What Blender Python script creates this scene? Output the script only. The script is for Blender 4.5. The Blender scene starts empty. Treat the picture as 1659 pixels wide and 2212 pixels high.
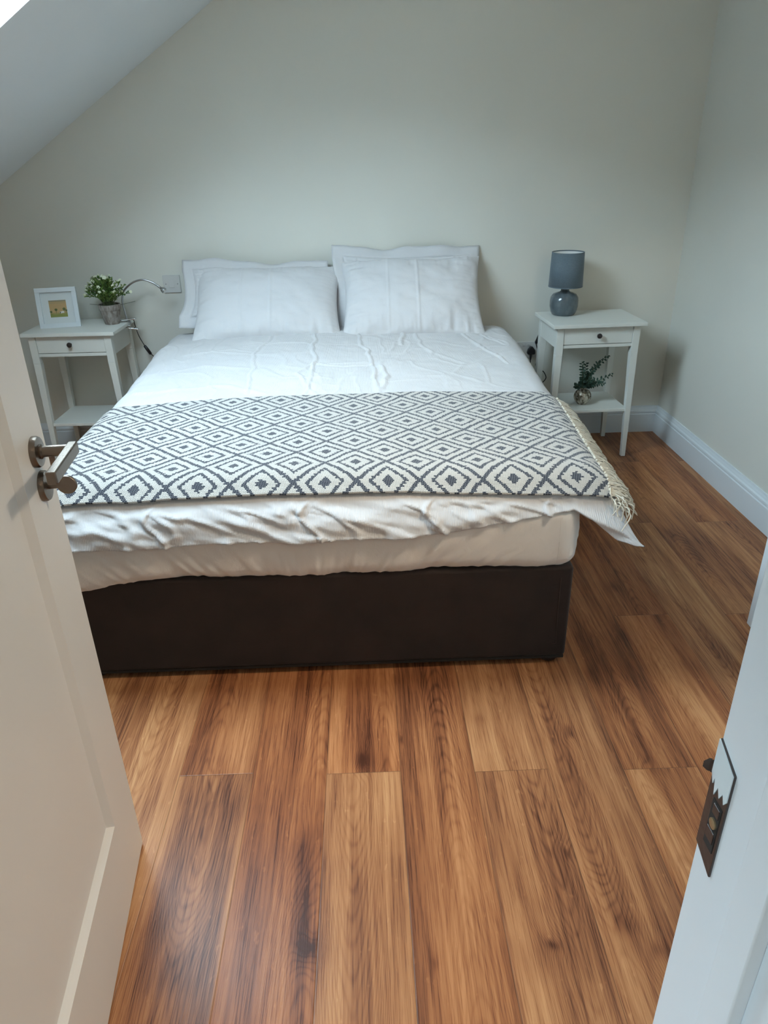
import bpy, math, random
import numpy as np
from mathutils import Vector, Matrix, Euler
from math import sin, cos, pi, radians, sqrt

sc = bpy.context.scene
COL = sc.collection

# ------------------------------------------------------------------ camera
F_PX = 1546.35
PITCH, YAW, ROLL, CAM_H = 0.4562, 0.0200, -0.0235, 1.4249
def camera():
    cy, sy, cp, sp = cos(YAW), sin(YAW), cos(PITCH), sin(PITCH)
    f = Vector((sy*cp, cy*cp, -sp)); r0 = Vector((cy, -sy, 0)); u0 = r0.cross(f)
    r = cos(ROLL)*r0 + sin(ROLL)*u0; u = -sin(ROLL)*r0 + cos(ROLL)*u0
    cd = bpy.data.cameras.new('camera'); co = bpy.data.objects.new('camera', cd); COL.objects.link(co)
    cd.sensor_fit = 'HORIZONTAL'; cd.sensor_width = 36; cd.lens = F_PX*36/1659
    cd.clip_start = 0.02; cd.clip_end = 60
    m = Matrix((r, u, -f)).transposed().to_4x4(); m.translation = Vector((0, 0, CAM_H))
    co.matrix_world = m
    sc.camera = co
camera()

# ------------------------------------------------------------------ light and exposure
sc.view_settings.view_transform = 'Standard'; sc.view_settings.look = 'None'
sc.view_settings.gamma = 1; sc.view_settings.use_curve_mapping = False
sc.view_settings.exposure = 0.0
SKY = (0.68, 0.86, 1.0); SKY_STRENGTH = 33.0
world = bpy.data.worlds.new('sky'); sc.world = world; world.use_nodes = True
bg = world.node_tree.nodes['Background']
bg.inputs[0].default_value = (*SKY, 1)
# overcast sky above, dull roofs and trees below about 19 degrees of elevation
_t = world.node_tree; _g = _t.nodes.new('ShaderNodeTexCoord'); _sx = _t.nodes.new('ShaderNodeSeparateXYZ'); _mr = _t.nodes.new('ShaderNodeMapRange')
_t.links.new(_g.outputs['Generated'], _sx.inputs[0]); _t.links.new(_sx.outputs[2], _mr.inputs[0]); _mr.interpolation_type = 'SMOOTHSTEP'
_mr.inputs[1].default_value = .32; _mr.inputs[2].default_value = .36; _mr.inputs[3].default_value = SKY_STRENGTH*.10; _mr.inputs[4].default_value = SKY_STRENGTH
_t.links.new(_mr.outputs[0], bg.inputs[1])
def area_light(name, loc, target, size, size_y, energy, color, portal=False, spread=0):
    ld = bpy.data.lights.new(name, 'AREA'); ld.shape = 'RECTANGLE'; ld.size = size; ld.size_y = size_y
    ld.energy = energy; ld.color = color
    if portal: ld.cycles.is_portal = True
    elif spread: ld.spread = radians(spread)
    lo = bpy.data.objects.new(name, ld); COL.objects.link(lo); lo.location = loc
    d = Vector(target) - Vector(loc)
    lo.rotation_euler = d.to_track_quat('-Z', 'Y').to_euler()
    return lo
# the roof window (open to the sky) in the slope at the left
SLOPE = 0.646; SL_ANG = math.atan(SLOPE)
def slope_z(x): return 2.078 + SLOPE*(x + 0.626)
WIN_X0, WIN_X1, WIN_Y0, WIN_Y1 = -1.30, -0.36, 1.79, 2.57
ROOF_T = 0.20
NRM = Vector((-sin(SL_ANG), 0, cos(SL_ANG)))       # outwards through the roof
wc = Vector(((WIN_X0+WIN_X1)/2, (WIN_Y0+WIN_Y1)/2, slope_z((WIN_X0+WIN_X1)/2)))
area_light('sky_portal', wc + NRM*(ROOF_T+0.05), wc, WIN_Y1-WIN_Y0+.1, (WIN_X1-WIN_X0)/cos(SL_ANG)+.1, 1, (1,1,1), True)
# ceiling lamp in the right part of the room, and the one on the landing behind the viewer
CEIL_Z = 2.40
LAMP_POS = (1.45, 1.20, CEIL_Z-0.035); LAMP_W = 36; LAMP_C = (1.0, 0.80, 0.58)
area_light('room_lamp_light', (LAMP_POS[0], LAMP_POS[1], LAMP_POS[2]-0.02), (LAMP_POS[0], LAMP_POS[1], 0), .26, .26, LAMP_W, LAMP_C, spread=130)
area_light('landing_lamp_light', (0.15, -0.55, CEIL_Z-0.06), (0.15, -0.55, 0),   .34, .34, 2.5, (1.0, 0.78, 0.56), spread=140)
# small window in the left wall of the landing
LW_Y0, LW_Y1, LW_Z0, LW_Z1 = -.70, -.14, 1.05, 1.85
area_light('landing_portal', (-1.13, (LW_Y0+LW_Y1)/2, (LW_Z0+LW_Z1)/2), (0, (LW_Y0+LW_Y1)/2, (LW_Z0+LW_Z1)/2), LW_Y1-LW_Y0+.04, LW_Z1-LW_Z0+.04, 1, (1,1,1), True)

# ------------------------------------------------------------------ node helpers
class NT:
    def __init__(s, name):
        s.mat = bpy.data.materials.new(name); s.mat.use_nodes = True
        s.t = s.mat.node_tree; s.n = s.t.nodes; s.l = s.t.links
        s.bsdf = s.n['Principled BSDF']
    def put(s, sock, v):
        if v is None: return
        if isinstance(v, bpy.types.NodeSocket): s.l.new(v, sock)
        elif isinstance(v, (tuple, list)):
            v = tuple(v)
            if len(v) == 3 and sock.type == 'RGBA': v = v + (1,)
            sock.default_value = v
        else: sock.default_value = v
    def m(s, op, a, b=None, c=None, clamp=False):
        n = s.n.new('ShaderNodeMath'); n.operation = op; n.use_clamp = clamp
        s.put(n.inputs[0], a); s.put(n.inputs[1], b); s.put(n.inputs[2], c); return n.outputs[0]
    def vm(s, op, a, b=None, c=None):
        n = s.n.new('ShaderNodeVectorMath'); n.operation = op
        s.put(n.inputs[0], a); s.put(n.inputs[1], b)
        if c is not None: s.put(n.inputs[2], c)
        return n.outputs['Value'] if op in ('LENGTH', 'DOT_PRODUCT', 'DISTANCE') else n.outputs[0]
    def sep(s, v):
        n = s.n.new('ShaderNodeSeparateXYZ'); s.put(n.inputs[0], v); return n.outputs
    def comb(s, x=0., y=0., z=0.):
        n = s.n.new('ShaderNodeCombineXYZ'); s.put(n.inputs[0], x); s.put(n.inputs[1], y); s.put(n.inputs[2], z); return n.outputs[0]
    def obj(s): return s.n.new('ShaderNodeTexCoord').outputs['Object']
    def uv(s): return s.n.new('ShaderNodeTexCoord').outputs['UV']
    def noise(s, vec, scale=5, detail=2, rough=.5, dist=0., dims='3D'):
        n = s.n.new('ShaderNodeTexNoise'); n.noise_dimensions = dims; s.put(n.inputs['Vector'], vec)
        n.inputs['Scale'].default_value = scale; n.inputs['Detail'].default_value = detail
        n.inputs['Roughness'].default_value = rough; n.inputs['Distortion'].default_value = dist
        return n.outputs[0]
    def white(s, vec):
        n = s.n.new('ShaderNodeTexWhiteNoise'); n.noise_dimensions = '3D'; s.put(n.inputs[0], vec); return n.outputs
    def voronoi(s, vec, scale, feature='F1'):
        n = s.n.new('ShaderNodeTexVoronoi'); n.feature = feature; s.put(n.inputs['Vector'], vec); n.inputs['Scale'].default_value = scale
        return n.outputs
    def mr(s, v, a, b, c=0., d=1., smooth=True):
        n = s.n.new('ShaderNodeMapRange'); n.interpolation_type = 'SMOOTHSTEP' if smooth else 'LINEAR'
        s.put(n.inputs[0], v); n.inputs[1].default_value = a; n.inputs[2].default_value = b
        n.inputs[3].default_value = c; n.inputs[4].default_value = d; return n.outputs[0]
    def mix(s, f, a, b, blend='MIX'):
        n = s.n.new('ShaderNodeMix'); n.data_type = 'RGBA'; n.blend_type = blend
        s.put(n.inputs[0], f); s.put(n.inputs[6], a); s.put(n.inputs[7], b); return n.outputs[2]
    def bump(s, h, strength=.3, dist=.01):
        n = s.n.new('ShaderNodeBump'); s.put(n.inputs['Height'], h)
        n.inputs['Strength'].default_value = strength; n.inputs['Distance'].default_value = dist
        s.l.new(n.outputs[0], s.bsdf.inputs['Normal']); return n
    def set(s, **k):
        names = {'color': 'Base Color', 'rough': 'Roughness', 'metal': 'Metallic', 'sheen': 'Sheen Weight', 'spec': 'Specular IOR Level', 'coat': 'Coat Weight',
                 'trans': 'Transmission Weight', 'ior': 'IOR', 'sss': 'Subsurface Weight'}
        for a, v in k.items(): s.put(s.bsdf.inputs[names[a]], v)
        return s.mat

def simple(name, color, rough=.5, metal=0., bump=0., scale=60., **k):
    t = NT(name); t.set(color=color, rough=rough, metal=metal, **k)
    if bump: t.bump(t.noise(t.obj(), scale, 3), bump, .002)
    return t.mat

def painted(name, color, rough=.6, var=.02, scale=260):
    t = NT(name); o = t.obj()
    n = t.noise(o, 1.3, 2)
    t.set(color=t.mix(t.mr(n, .3, .7), tuple(c*(1-var) for c in color), tuple(c*(1+var) for c in color)), rough=rough)
    t.bump(t.noise(o, scale, 2), .06, .001)
    return t.mat

M = {}
M['wall'] = painted('wall_paint', (.70, .695, .63), .75)
M['ceiling'] = painted('ceiling_paint', (.72, .74, .74), .85)
M['trim'] = painted('trim_gloss', (.70, .75, .775), .38, .01, 90)
M['door'] = painted('door_paint', (.70, .69, .67), .45, .01, 90)
M['furniture'] = painted('furniture_paint', (.74, .75, .70), .42, .015, 120)
M['reveal'] = painted('reveal_paint', (.82, .83, .83), .7)
M['bronze'] = simple('brushed_bronze', (.20, .165, .135), .34, 1., .2, 300)
M['strike_metal'] = simple('dark_plate_metal', (.13, .115, .11), .45, .9, .3, 150)
M['paint_smear'] = simple('smeared_paint', (.62, .70, .72), .4)
M['dark'] = simple('dark_void', (.02, .018, .016), .8)
M['brass'] = simple('dull_brass', (.42, .33, .2), .4, .8)
M['chrome'] = simple('chrome', (.75, .76, .78), .12, 1.)
M['chrome_dark'] = simple('brushed_chrome', (.45, .46, .47), .28, 1.)
M['black'] = simple('black_plastic', (.012, .012, .014), .35)
M['cord'] = simple('black_cord', (.015, .015, .016), .5)
M['knob'] = simple('bronze_knob', (.07, .06, .06), .35, .8)
M['plate'] = simple('white_plastic', (.60, .60, .58), .3)
M['plate_dark'] = simple('socket_hole', (.05, .045, .045), .6)
M['screw'] = simple('screw_metal', (.35, .35, .35), .4, 1.)
M['glass_white'] = simple('led_lens', (.9, .9, .9), .1)
M['lamp_emit'] = simple('lamp_diffuser', (.9, .88, .84), .5)
M['lamp_emit'].node_tree.nodes['Principled BSDF'].inputs['Emission Color'].default_value = (1, .85, .68, 1)
M['lamp_emit'].node_tree.nodes['Principled BSDF'].inputs['Emission Strength'].default_value = 3.

# ------------------------------------------------------------------ floor material: oak laminate planks laid towards the bed
def floor_mat():
    t = NT('oak_planks'); o = t.obj(); s = t.sep(o); X, Y = s[0], s[1]
    W, X0, L, Y0 = .1917, -.7121, 1.38, 1.372
    u = t.m('DIVIDE', t.m('SUBTRACT', X, X0), W); k = t.m('FLOOR', u); xl = t.m('SUBTRACT', u, k)
    even = t.m('SUBTRACT', 1., t.m('ABSOLUTE', t.m('MODULO', k, 2.)))
    jit = t.m('MULTIPLY', t.m('SUBTRACT', k, 3.), -.006)
    v = t.m('DIVIDE', t.m('SUBTRACT', t.m('SUBTRACT', Y, t.m('ADD', jit, Y0)), t.m('MULTIPLY', even, .69)), L)
    r = t.m('FLOOR', v); yl = t.m('SUBTRACT', v, r)
    wn = t.white(t.comb(k, r, 3.)); h1 = wn[0]; hv = t.sep(wn[1])
    # local grain coordinates, each plank shifted to its own piece of wood
    dx = t.m('MULTIPLY', t.m('SUBTRACT', xl, .5), W)
    off = t.m('MULTIPLY', h1, 37.)
    gv = t.comb(t.m('ADD', X, off), t.m('MULTIPLY', t.m('ADD', Y, t.m('MULTIPLY', hv[0], 20.)), 1.), off)
    warp = t.noise(t.vm('MULTIPLY', gv, (9., 1.7, 1.)), 1., 3, .55)
    warp2 = t.noise(t.vm('MULTIPLY', gv, (30., 5., 1.)), 1., 2, .5)
    # knots and dark streaks seen in the boards: (x, y, half width, half length, ring strength, darkness)
    spots = [(-.044,1.424,.014,.022,3.0,.9), (-.156,.909,.012,.014,2.5,.9), (.333,.897,.012,.014,2.5,.95), (-.181,1.135,.016,.05,2.6,.55),
             (.712,1.38,.012,.035,2.6,.8), (.527,1.492,.010,.018,2.0,.8), (.422,1.113,.007,.012,1.5,.6), (.498,.943,.024,.035,2.2,.7), (.545,.885,.016,.022,2.,.6),
             (-.413,.879,.03,.04,2.,.5), (.093,.872,.007,.02,1.6,.7), (-.40,1.38,.03,.05,1.8,.45), (.06,1.50,.006,.02,1.5,.6), (.29,1.55,.012,.03,2.0,.5),
             (.879,2.209,.012,.03,2.,.5), (.66,1.72,.02,.05,2.,.5), (.82,1.93,.02,.05,2.,.55), (1.25,2.6,.02,.05,2.,.5), (1.05,2.42,.02,.05,2.,.5)]
    streaks = [(-.185,1.05,.022,.17,.8,.10), (.305,1.03,.022,.17,.8,.10), (-.145,.92,.06,.05,.5,.0), (.30,.885,.07,.05,.5,.0), (-.185,1.30,.016,.10,.45,.0), (.29,1.30,.016,.10,.45,0.),
               (.62,1.42,.03,.22,.55,.06), (.05,1.60,.05,.16,.35,0.), (-.36,1.27,.05,.06,.5,0.), (.74,1.82,.05,.16,.6,.2), (-.50,.95,.09,.16,.35,0.), (-.08,1.62,.03,.16,.4,0.), (.33,1.63,.05,.14,.25,.1), (.07,1.02,.03,.22,.3,0.),
               (.97,2.1,.05,.2,.5,0.), (1.28,2.5,.05,.25,.45,0.)]
    knotf = None; dark = None
    jn = t.vm('MULTIPLY', t.vm('SUBTRACT', t.noise_col(t.vm('MULTIPLY', o, (22., 12., 1.))), (.5,.5,.5)), (.03, .05, 0.))
    oj = t.vm('ADD', o, jn)
    for (x, y, a, b, st, dk) in spots:
        d = t.vm('LENGTH', t.vm('MULTIPLY', t.vm('SUBTRACT', oj, (x, y, 0.)), (1/a, 1/b, 0.)))
        e = t.m('EXPONENT', t.m('MULTIPLY', t.m('MULTIPLY', d, d), -.12))
        core = t.m('EXPONENT', t.m('MULTIPLY', t.m('MULTIPLY', d, d), -.9))
        q = t.m('MULTIPLY', e, st); knotf = q if knotf is None else t.m('ADD', knotf, q)
        q = t.m('ADD', t.m('MULTIPLY', core, dk), t.m('MULTIPLY', e, dk*.22)); dark = q if dark is None else t.m('ADD', dark, q)
    for (x, y, a, b, dk, tilt) in streaks:
        p = t.vm('SUBTRACT', oj, (x, y, 0.))
        p = t.vm('ADD', p, t.vm('MULTIPLY', t.comb(t.sep(p)[1], 0., 0.), (tilt, 0., 0.)))
        d = t.vm('LENGTH', t.vm('MULTIPLY', p, (1/a, 1/b, 0.)))
        e = t.m('EXPONENT', t.m('MULTIPLY', t.m('MULTIPLY', d, d), -.9))
        dark = t.m('ADD', dark, t.m('MULTIPLY', e, dk*.8))
    # growth rings: nested arches over the plank, straight lines beside them
    xc = t.m('SUBTRACT', dx, t.m('MULTIPLY', t.m('SUBTRACT', hv[1], .5), .16))
    f = t.m('MULTIPLY', t.m('MULTIPLY', xc, xc), 1800.)
    sgn = t.m('SUBTRACT', t.m('MULTIPLY', t.m('GREATER_THAN', hv[2], .5), 2.), 1.)
    f = t.m('ADD', f, t.m('MULTIPLY', t.m('MULTIPLY', Y, sgn), 17.))
    f = t.m('ADD', f, t.m('MULTIPLY', warp, 5.)); f = t.m('ADD', f, t.m('MULTIPLY', warp2, .45)); f = t.m('ADD', f, t.m('MULTIPLY', knotf, 1.6))
    ring = t.m('ADD', t.m('MULTIPLY', t.m('SINE', t.m('MULTIPLY', f, 6.2832)), .5), .5)
    ring = t.m('POWER', ring, 3.)
    line = t.noise(t.vm('MULTIPLY', gv, (430., 9., 1.)), 1., 3, .6)
    line2 = t.noise(t.vm('MULTIPLY', gv, (110., 2.5, 1.)), 1., 2, .5)
    broad = t.noise(t.vm('MULTIPLY', gv, (14., 1.1, 1.)), 1., 2, .5)
    fleck = t.noise(t.vm('MULTIPLY', gv, (70., 32., 1.)), 1., 2, .5)
    tone = t.m('ADD', t.m('MULTIPLY', t.mr(broad, .28, .72), .50), t.m('MULTIPLY', t.mr(line2, .3, .7), .26))
    tone = t.m('ADD', tone, t.m('MULTIPLY', t.m('SUBTRACT', h1, .5), .16))
    tone = t.m('SUBTRACT', tone, t.m('MULTIPLY', t.m('MULTIPLY', ring, t.mr(warp, .3, .65, .35, 1.)), .16))
    tone = t.m('SUBTRACT', tone, t.m('MULTIPLY', t.mr(line, .48, .66), .26))
    tone = t.m('ADD', tone, t.m('MULTIPLY', t.mr(fleck, .66, .78), .16))
    tone = t.m('SUBTRACT', tone, t.m('MULTIPLY', dark, t.m('ADD', .24, t.m('MULTIPLY', t.mr(line2, .35, .65), .26))))
    cr = t.n.new('ShaderNodeValToRGB'); t.put(cr.inputs[0], t.m('ADD', tone, .26)); el = cr.color_ramp.elements
    el[0].position = 0.; el[0].color = (.070, .026, .014, 1)
    el[1].position = 1.; el[1].color = (.57, .315, .150, 1)
    for p, c in ((.25, (.19, .075, .036)), (.5, (.325, .140, .061)), (.75, (.44, .212, .094))):
        e = el.new(p); e.color = (*c, 1)
    col = t.mix(t.mr(hv[2], .2, .9), cr.outputs[0], t.mix(1., cr.outputs[0], (.95, .82, .74), 'MULTIPLY'))
    # seams between boards
    ex = t.m('MULTIPLY', t.m('MINIMUM', xl, t.m('SUBTRACT', 1., xl)), W)
    ey = t.m('MULTIPLY', t.m('MINIMUM', yl, t.m('SUBTRACT', 1., yl)), L)
    e = t.m('MINIMUM', ex, ey); seam = t.mr(e, .0004, .0016, 1., 0.)
    col = t.mix(t.m('MULTIPLY', seam, .55), col, (.10, .048, .024))
    t.set(color=col, rough=t.m('ADD', .24, t.m('MULTIPLY', line, .14)), spec=.17)
    hh = t.m('ADD', t.m('MULTIPLY', line, .35), t.mr(e, .0, .0022))
    t.bump(t.m('SUBTRACT', hh, t.m('MULTIPLY', ring, .10)), .28, .0012)
    return t.mat
def _noise_col(s, vec, scale=1.):
    n = s.n.new('ShaderNodeTexNoise'); s.put(n.inputs['Vector'], vec); n.inputs['Scale'].default_value = scale; n.inputs['Detail'].default_value = 1.
    return n.outputs[1]
NT.noise_col = _noise_col
M['floor'] = floor_mat()

# ------------------------------------------------------------------ cloth materials
def linen(name, color, rib=0., rough=.85, wr=.0):
    t = NT(name); o = t.obj(); s = t.sep(t.uv()) if rib else None
    t.set(color=color, rough=rough, sheen=.15)
    h = t.m('MULTIPLY', t.noise(o, 420, 2), .25)
    if rib:
        x = t.m('ADD', s[0], t.m('MULTIPLY', t.noise(o, 60, 1), .003))
        h = t.m('ADD', h, t.m('MULTIPLY', t.m('SINE', t.m('MULTIPLY', x, 6.2832/.0045)), rib))
    if wr:
        n = t.noise(o, 16, 4, .6, .6)
        h = t.m('ADD', h, t.m('MULTIPLY', t.m('ABSOLUTE', t.m('SUBTRACT', n, .5)), -wr))
    t.bump(h, .35, .0016)
    return t.mat
M['duvet'] = linen('white_seersucker_cotton', (.60, .60, .61), .38, .8, 6.)
M['sheet'] = linen('white_sheet_cotton', (.78, .75, .71), 0., .8, 4.)
M['pillow'] = linen('white_pillow_cotton', (.62, .62, .63), 0., .85, 4.)

def throw_mat():
    t = NT('woven_diamond_cotton'); s = t.sep(t.uv()); U, V = s[0], s[1]
    o = t.obj(); wob = t.noise(o, 14, 2)
    # thread cells: rows of slanting stitches
    row = t.m('FLOOR', t.m('DIVIDE', V, .0042))
    Vq = t.m('MULTIPLY', t.m('ADD', row, .5), .0042)
    Ush = t.m('ADD', U, t.m('MULTIPLY', t.m('MODULO', row, 2.), .0034))
    ucell = t.m('FLOOR', t.m('DIVIDE', Ush, .0068))
    Uq = t.m('MULTIPLY', t.m('ADD', ucell, .5), .0068)
    Uq = t.m('ADD', t.m('MULTIPLY', Uq, .65), t.m('MULTIPLY', U, .35))
    Uq = t.m('ADD', Uq, t.m('MULTIPLY', t.m('SUBTRACT', wob, .5), .008))
    Vq = t.m('ADD', Vq, t.m('MULTIPLY', t.m('SUBTRACT', t.noise(o, 9, 1), .5), .010))
    du = t.m('DIVIDE', t.m('SUBTRACT', Uq, t.m('ADD', -.050, t.m('MULTIPLY', t.m('SUBTRACT', 2.48, Vq), .02))), .178)
    dv = t.m('DIVIDE', t.m('SUBTRACT', Vq, 2.480), .180)
    tri = lambda a: t.m('MULTIPLY', t.m('ABSOLUTE', t.m('SUBTRACT', t.m('FRACT', t.m('ADD', a, .5)), .5)), 2.)
    d = t.m('ADD', tri(du), tri(dv)); sd = t.m('MINIMUM', d, t.m('SUBTRACT', 2., d))
    rag = t.m('MULTIPLY', t.m('SUBTRACT', t.white(t.comb(ucell, row, 1.))[0], .5), .028)
    sd = t.m('ADD', sd, rag)
    band = lambda a, b: t.m('MULTIPLY', t.m('GREATER_THAN', sd, a), t.m('LESS_THAN', sd, b))
    k = t.m('MAXIMUM', t.m('MAXIMUM', t.m('LESS_THAN', sd, .205), band(.50, .64)), t.m('GREATER_THAN', sd, .915))
    # flecks of the light warp over the dark weft
    fu = t.m('FRACT', t.m('DIVIDE', t.m('ADD', Ush, t.m('MULTIPLY', V, .5)), .0068)); fv = t.m('FRACT', t.m('DIVIDE', V, .0042))
    gap = t.m('MAXIMUM', t.mr(t.m('ABSOLUTE', t.m('SUBTRACT', fu, .5)), .34, .5), t.mr(t.m('ABSOLUTE', t.m('SUBTRACT', fv, .5)), .30, .5))
    navy = t.mix(t.m('MULTIPLY', gap, .60), (.020, .028, .048), (.34, .35, .36))
    cream = t.mix(t.m('MULTIPLY', gap, .45), (.58, .565, .53), (.30, .29, .275))
    n2 = t.white(t.comb(ucell, row, 7.))[0]
    cream = t.mix(t.m('MULTIPLY', n2, .25), cream, (.66, .63, .57))
    t.set(color=t.mix(k, cream, navy), rough=.95, sheen=.2)
    h = t.m('MULTIPLY', t.m('SUBTRACT', 1., gap), .8)
    t.bump(t.m('ADD', h, t.m('MULTIPLY', n2, .5)), .8, .0022)
    return t.mat
M['throw'] = throw_mat()
M['fringe'] = simple('cream_cotton_yarn', (.66, .61, .51), .95, 0, .5, 400)

def suede_mat():
    t = NT('brown_faux_suede'); o = t.obj()
    n = t.noise(o, 7, 4, .6); n2 = t.noise(t.vm('MULTIPLY', o, (3., 3., 20.)), 2., 3)
    t.set(color=t.mix(t.mr(n, .3, .7), (.013, .0068, .0052), (.022, .0115, .0085)), rough=.9, sheen=.08)
    t.bump(t.m('ADD', t.m('MULTIPLY', t.noise(o, 500, 2), .3), n2), .25, .002)
    return t.mat
M['suede'] = suede_mat()
M['suede_seam'] = simple('suede_piping', (.040, .023, .019), .8)
M['ceramic'] = NT('glazed_grey_ceramic')
def _cer():
    t = M['ceramic']; o = t.obj()
    c = t.mix(t.mr(t.noise(t.vm('MULTIPLY', o, (1., 1., .5)), 26, 4, .6), .4, .7), (.075, .098, .112), (.110, .138, .155))
    t.set(color=c, rough=.16, coat=.4); t.bump(t.noise(o, 45, 2), .12, .002); return t.mat
M['ceramic'] = _cer()
def _shade():
    t = NT('grey_blue_shade_fabric'); o = t.obj()
    t.set(color=t.mix(t.mr(t.noise(t.vm('MULTIPLY', o, (1., 1., 9.)), 120, 2), .3, .7), (.085, .120, .145), (.115, .155, .185)), rough=.85, sheen=.2)
    t.bump(t.noise(o, 700, 1), .2, .001); return t.mat
M['shade'] = _shade()
M['shade_in'] = simple('white_shade_lining', (.80, .81, .80), .7)
def _pot():
    t = NT('weathered_grey_pot'); o = t.obj()
    c = t.mix(t.mr(t.noise(t.vm('MULTIPLY', o, (1., 1., .35)), 55, 4, .65), .35, .68), (.17, .135, .115), (.36, .33, .30))
    t.set(color=c, rough=.85); t.bump(t.noise(o, 120, 3), .4, .002); return t.mat
M['pot'] = _pot()
def _leafm(name, a, b, rough=.55):
    t = NT(name); c = t.mix(t.mr(t.noise(t.obj(), 45, 2), .35, .65), a, b); t.set(color=c, rough=rough); return t.mat
M['leaf'] = _leafm('bright_green_leaf', (.060, .150, .028), (.24, .36, .080))
M['euc'] = _leafm('eucalyptus_leaf', (.018, .050, .034), (.055, .115, .080), .6)
M['stem'] = simple('plant_stem', (.07, .10, .04), .7)
M['flower'] = simple('white_petals', (.78, .80, .60), .6)
M['soil'] = simple('dark_moss', (.02, .03, .015), .9, 0, .6, 80)
def _merc():
    t = NT('mercury_glass'); o = t.obj()
    v = t.voronoi(o, 95)[0]; n = t.noise(o, 38, 4, .7)
    k = t.mr(n, .42, .58)
    t.set(color=t.mix(k, (.13, .10, .06), (.62, .57, .47)), rough=t.mr(v, 0., .6, .06, .45), metal=.9, coat=.6)
    t.bump(t.m('ADD', n, t.m('MULTIPLY', v, .6)), .35, .003); return t.mat
M['mercury'] = _merc()
M['mat_board'] = simple('white_mount_board', (.66, .70, .70), .6)
def _pic():
    t = NT('ochre_field_print'); s = t.sep(t.obj())
    g = t.mr(t.m('ADD', s[2], t.m('MULTIPLY', t.noise(t.obj(), 40, 3), .012)), .062, .078)
    t.set(color=t.mix(g, (.22, .24, .05), (.46, .30, .13)), rough=.5); return t.mat
M['picture'] = _pic()
M['pic_tree'] = simple('printed_green', (.10, .12, .03), .5)
M['pic_band'] = simple('printed_grey_band', (.28, .24, .14), .5)
M['pic_sheep'] = simple('printed_white', (.7, .68, .62), .5)
M['pic_dark'] = simple('printed_brown', (.06, .035, .02), .5)
def _glass():
    t = NT('window_glass'); g = t.n.new('ShaderNodeBsdfGlossy'); g.inputs['Roughness'].default_value = 0.02
    tr = t.n.new('ShaderNodeBsdfTransparent'); tr.inputs[0].default_value = (.96, .98, .98, 1)
    mx = t.n.new('ShaderNodeMixShader'); mx.inputs[0].default_value = .06
    t.l.new(tr.outputs[0], mx.inputs[1]); t.l.new(g.outputs[0], mx.inputs[2])
    t.l.new(mx.outputs[0], t.n['Material Output'].inputs[0]); return t.mat
M['glass'] = _glass()

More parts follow.
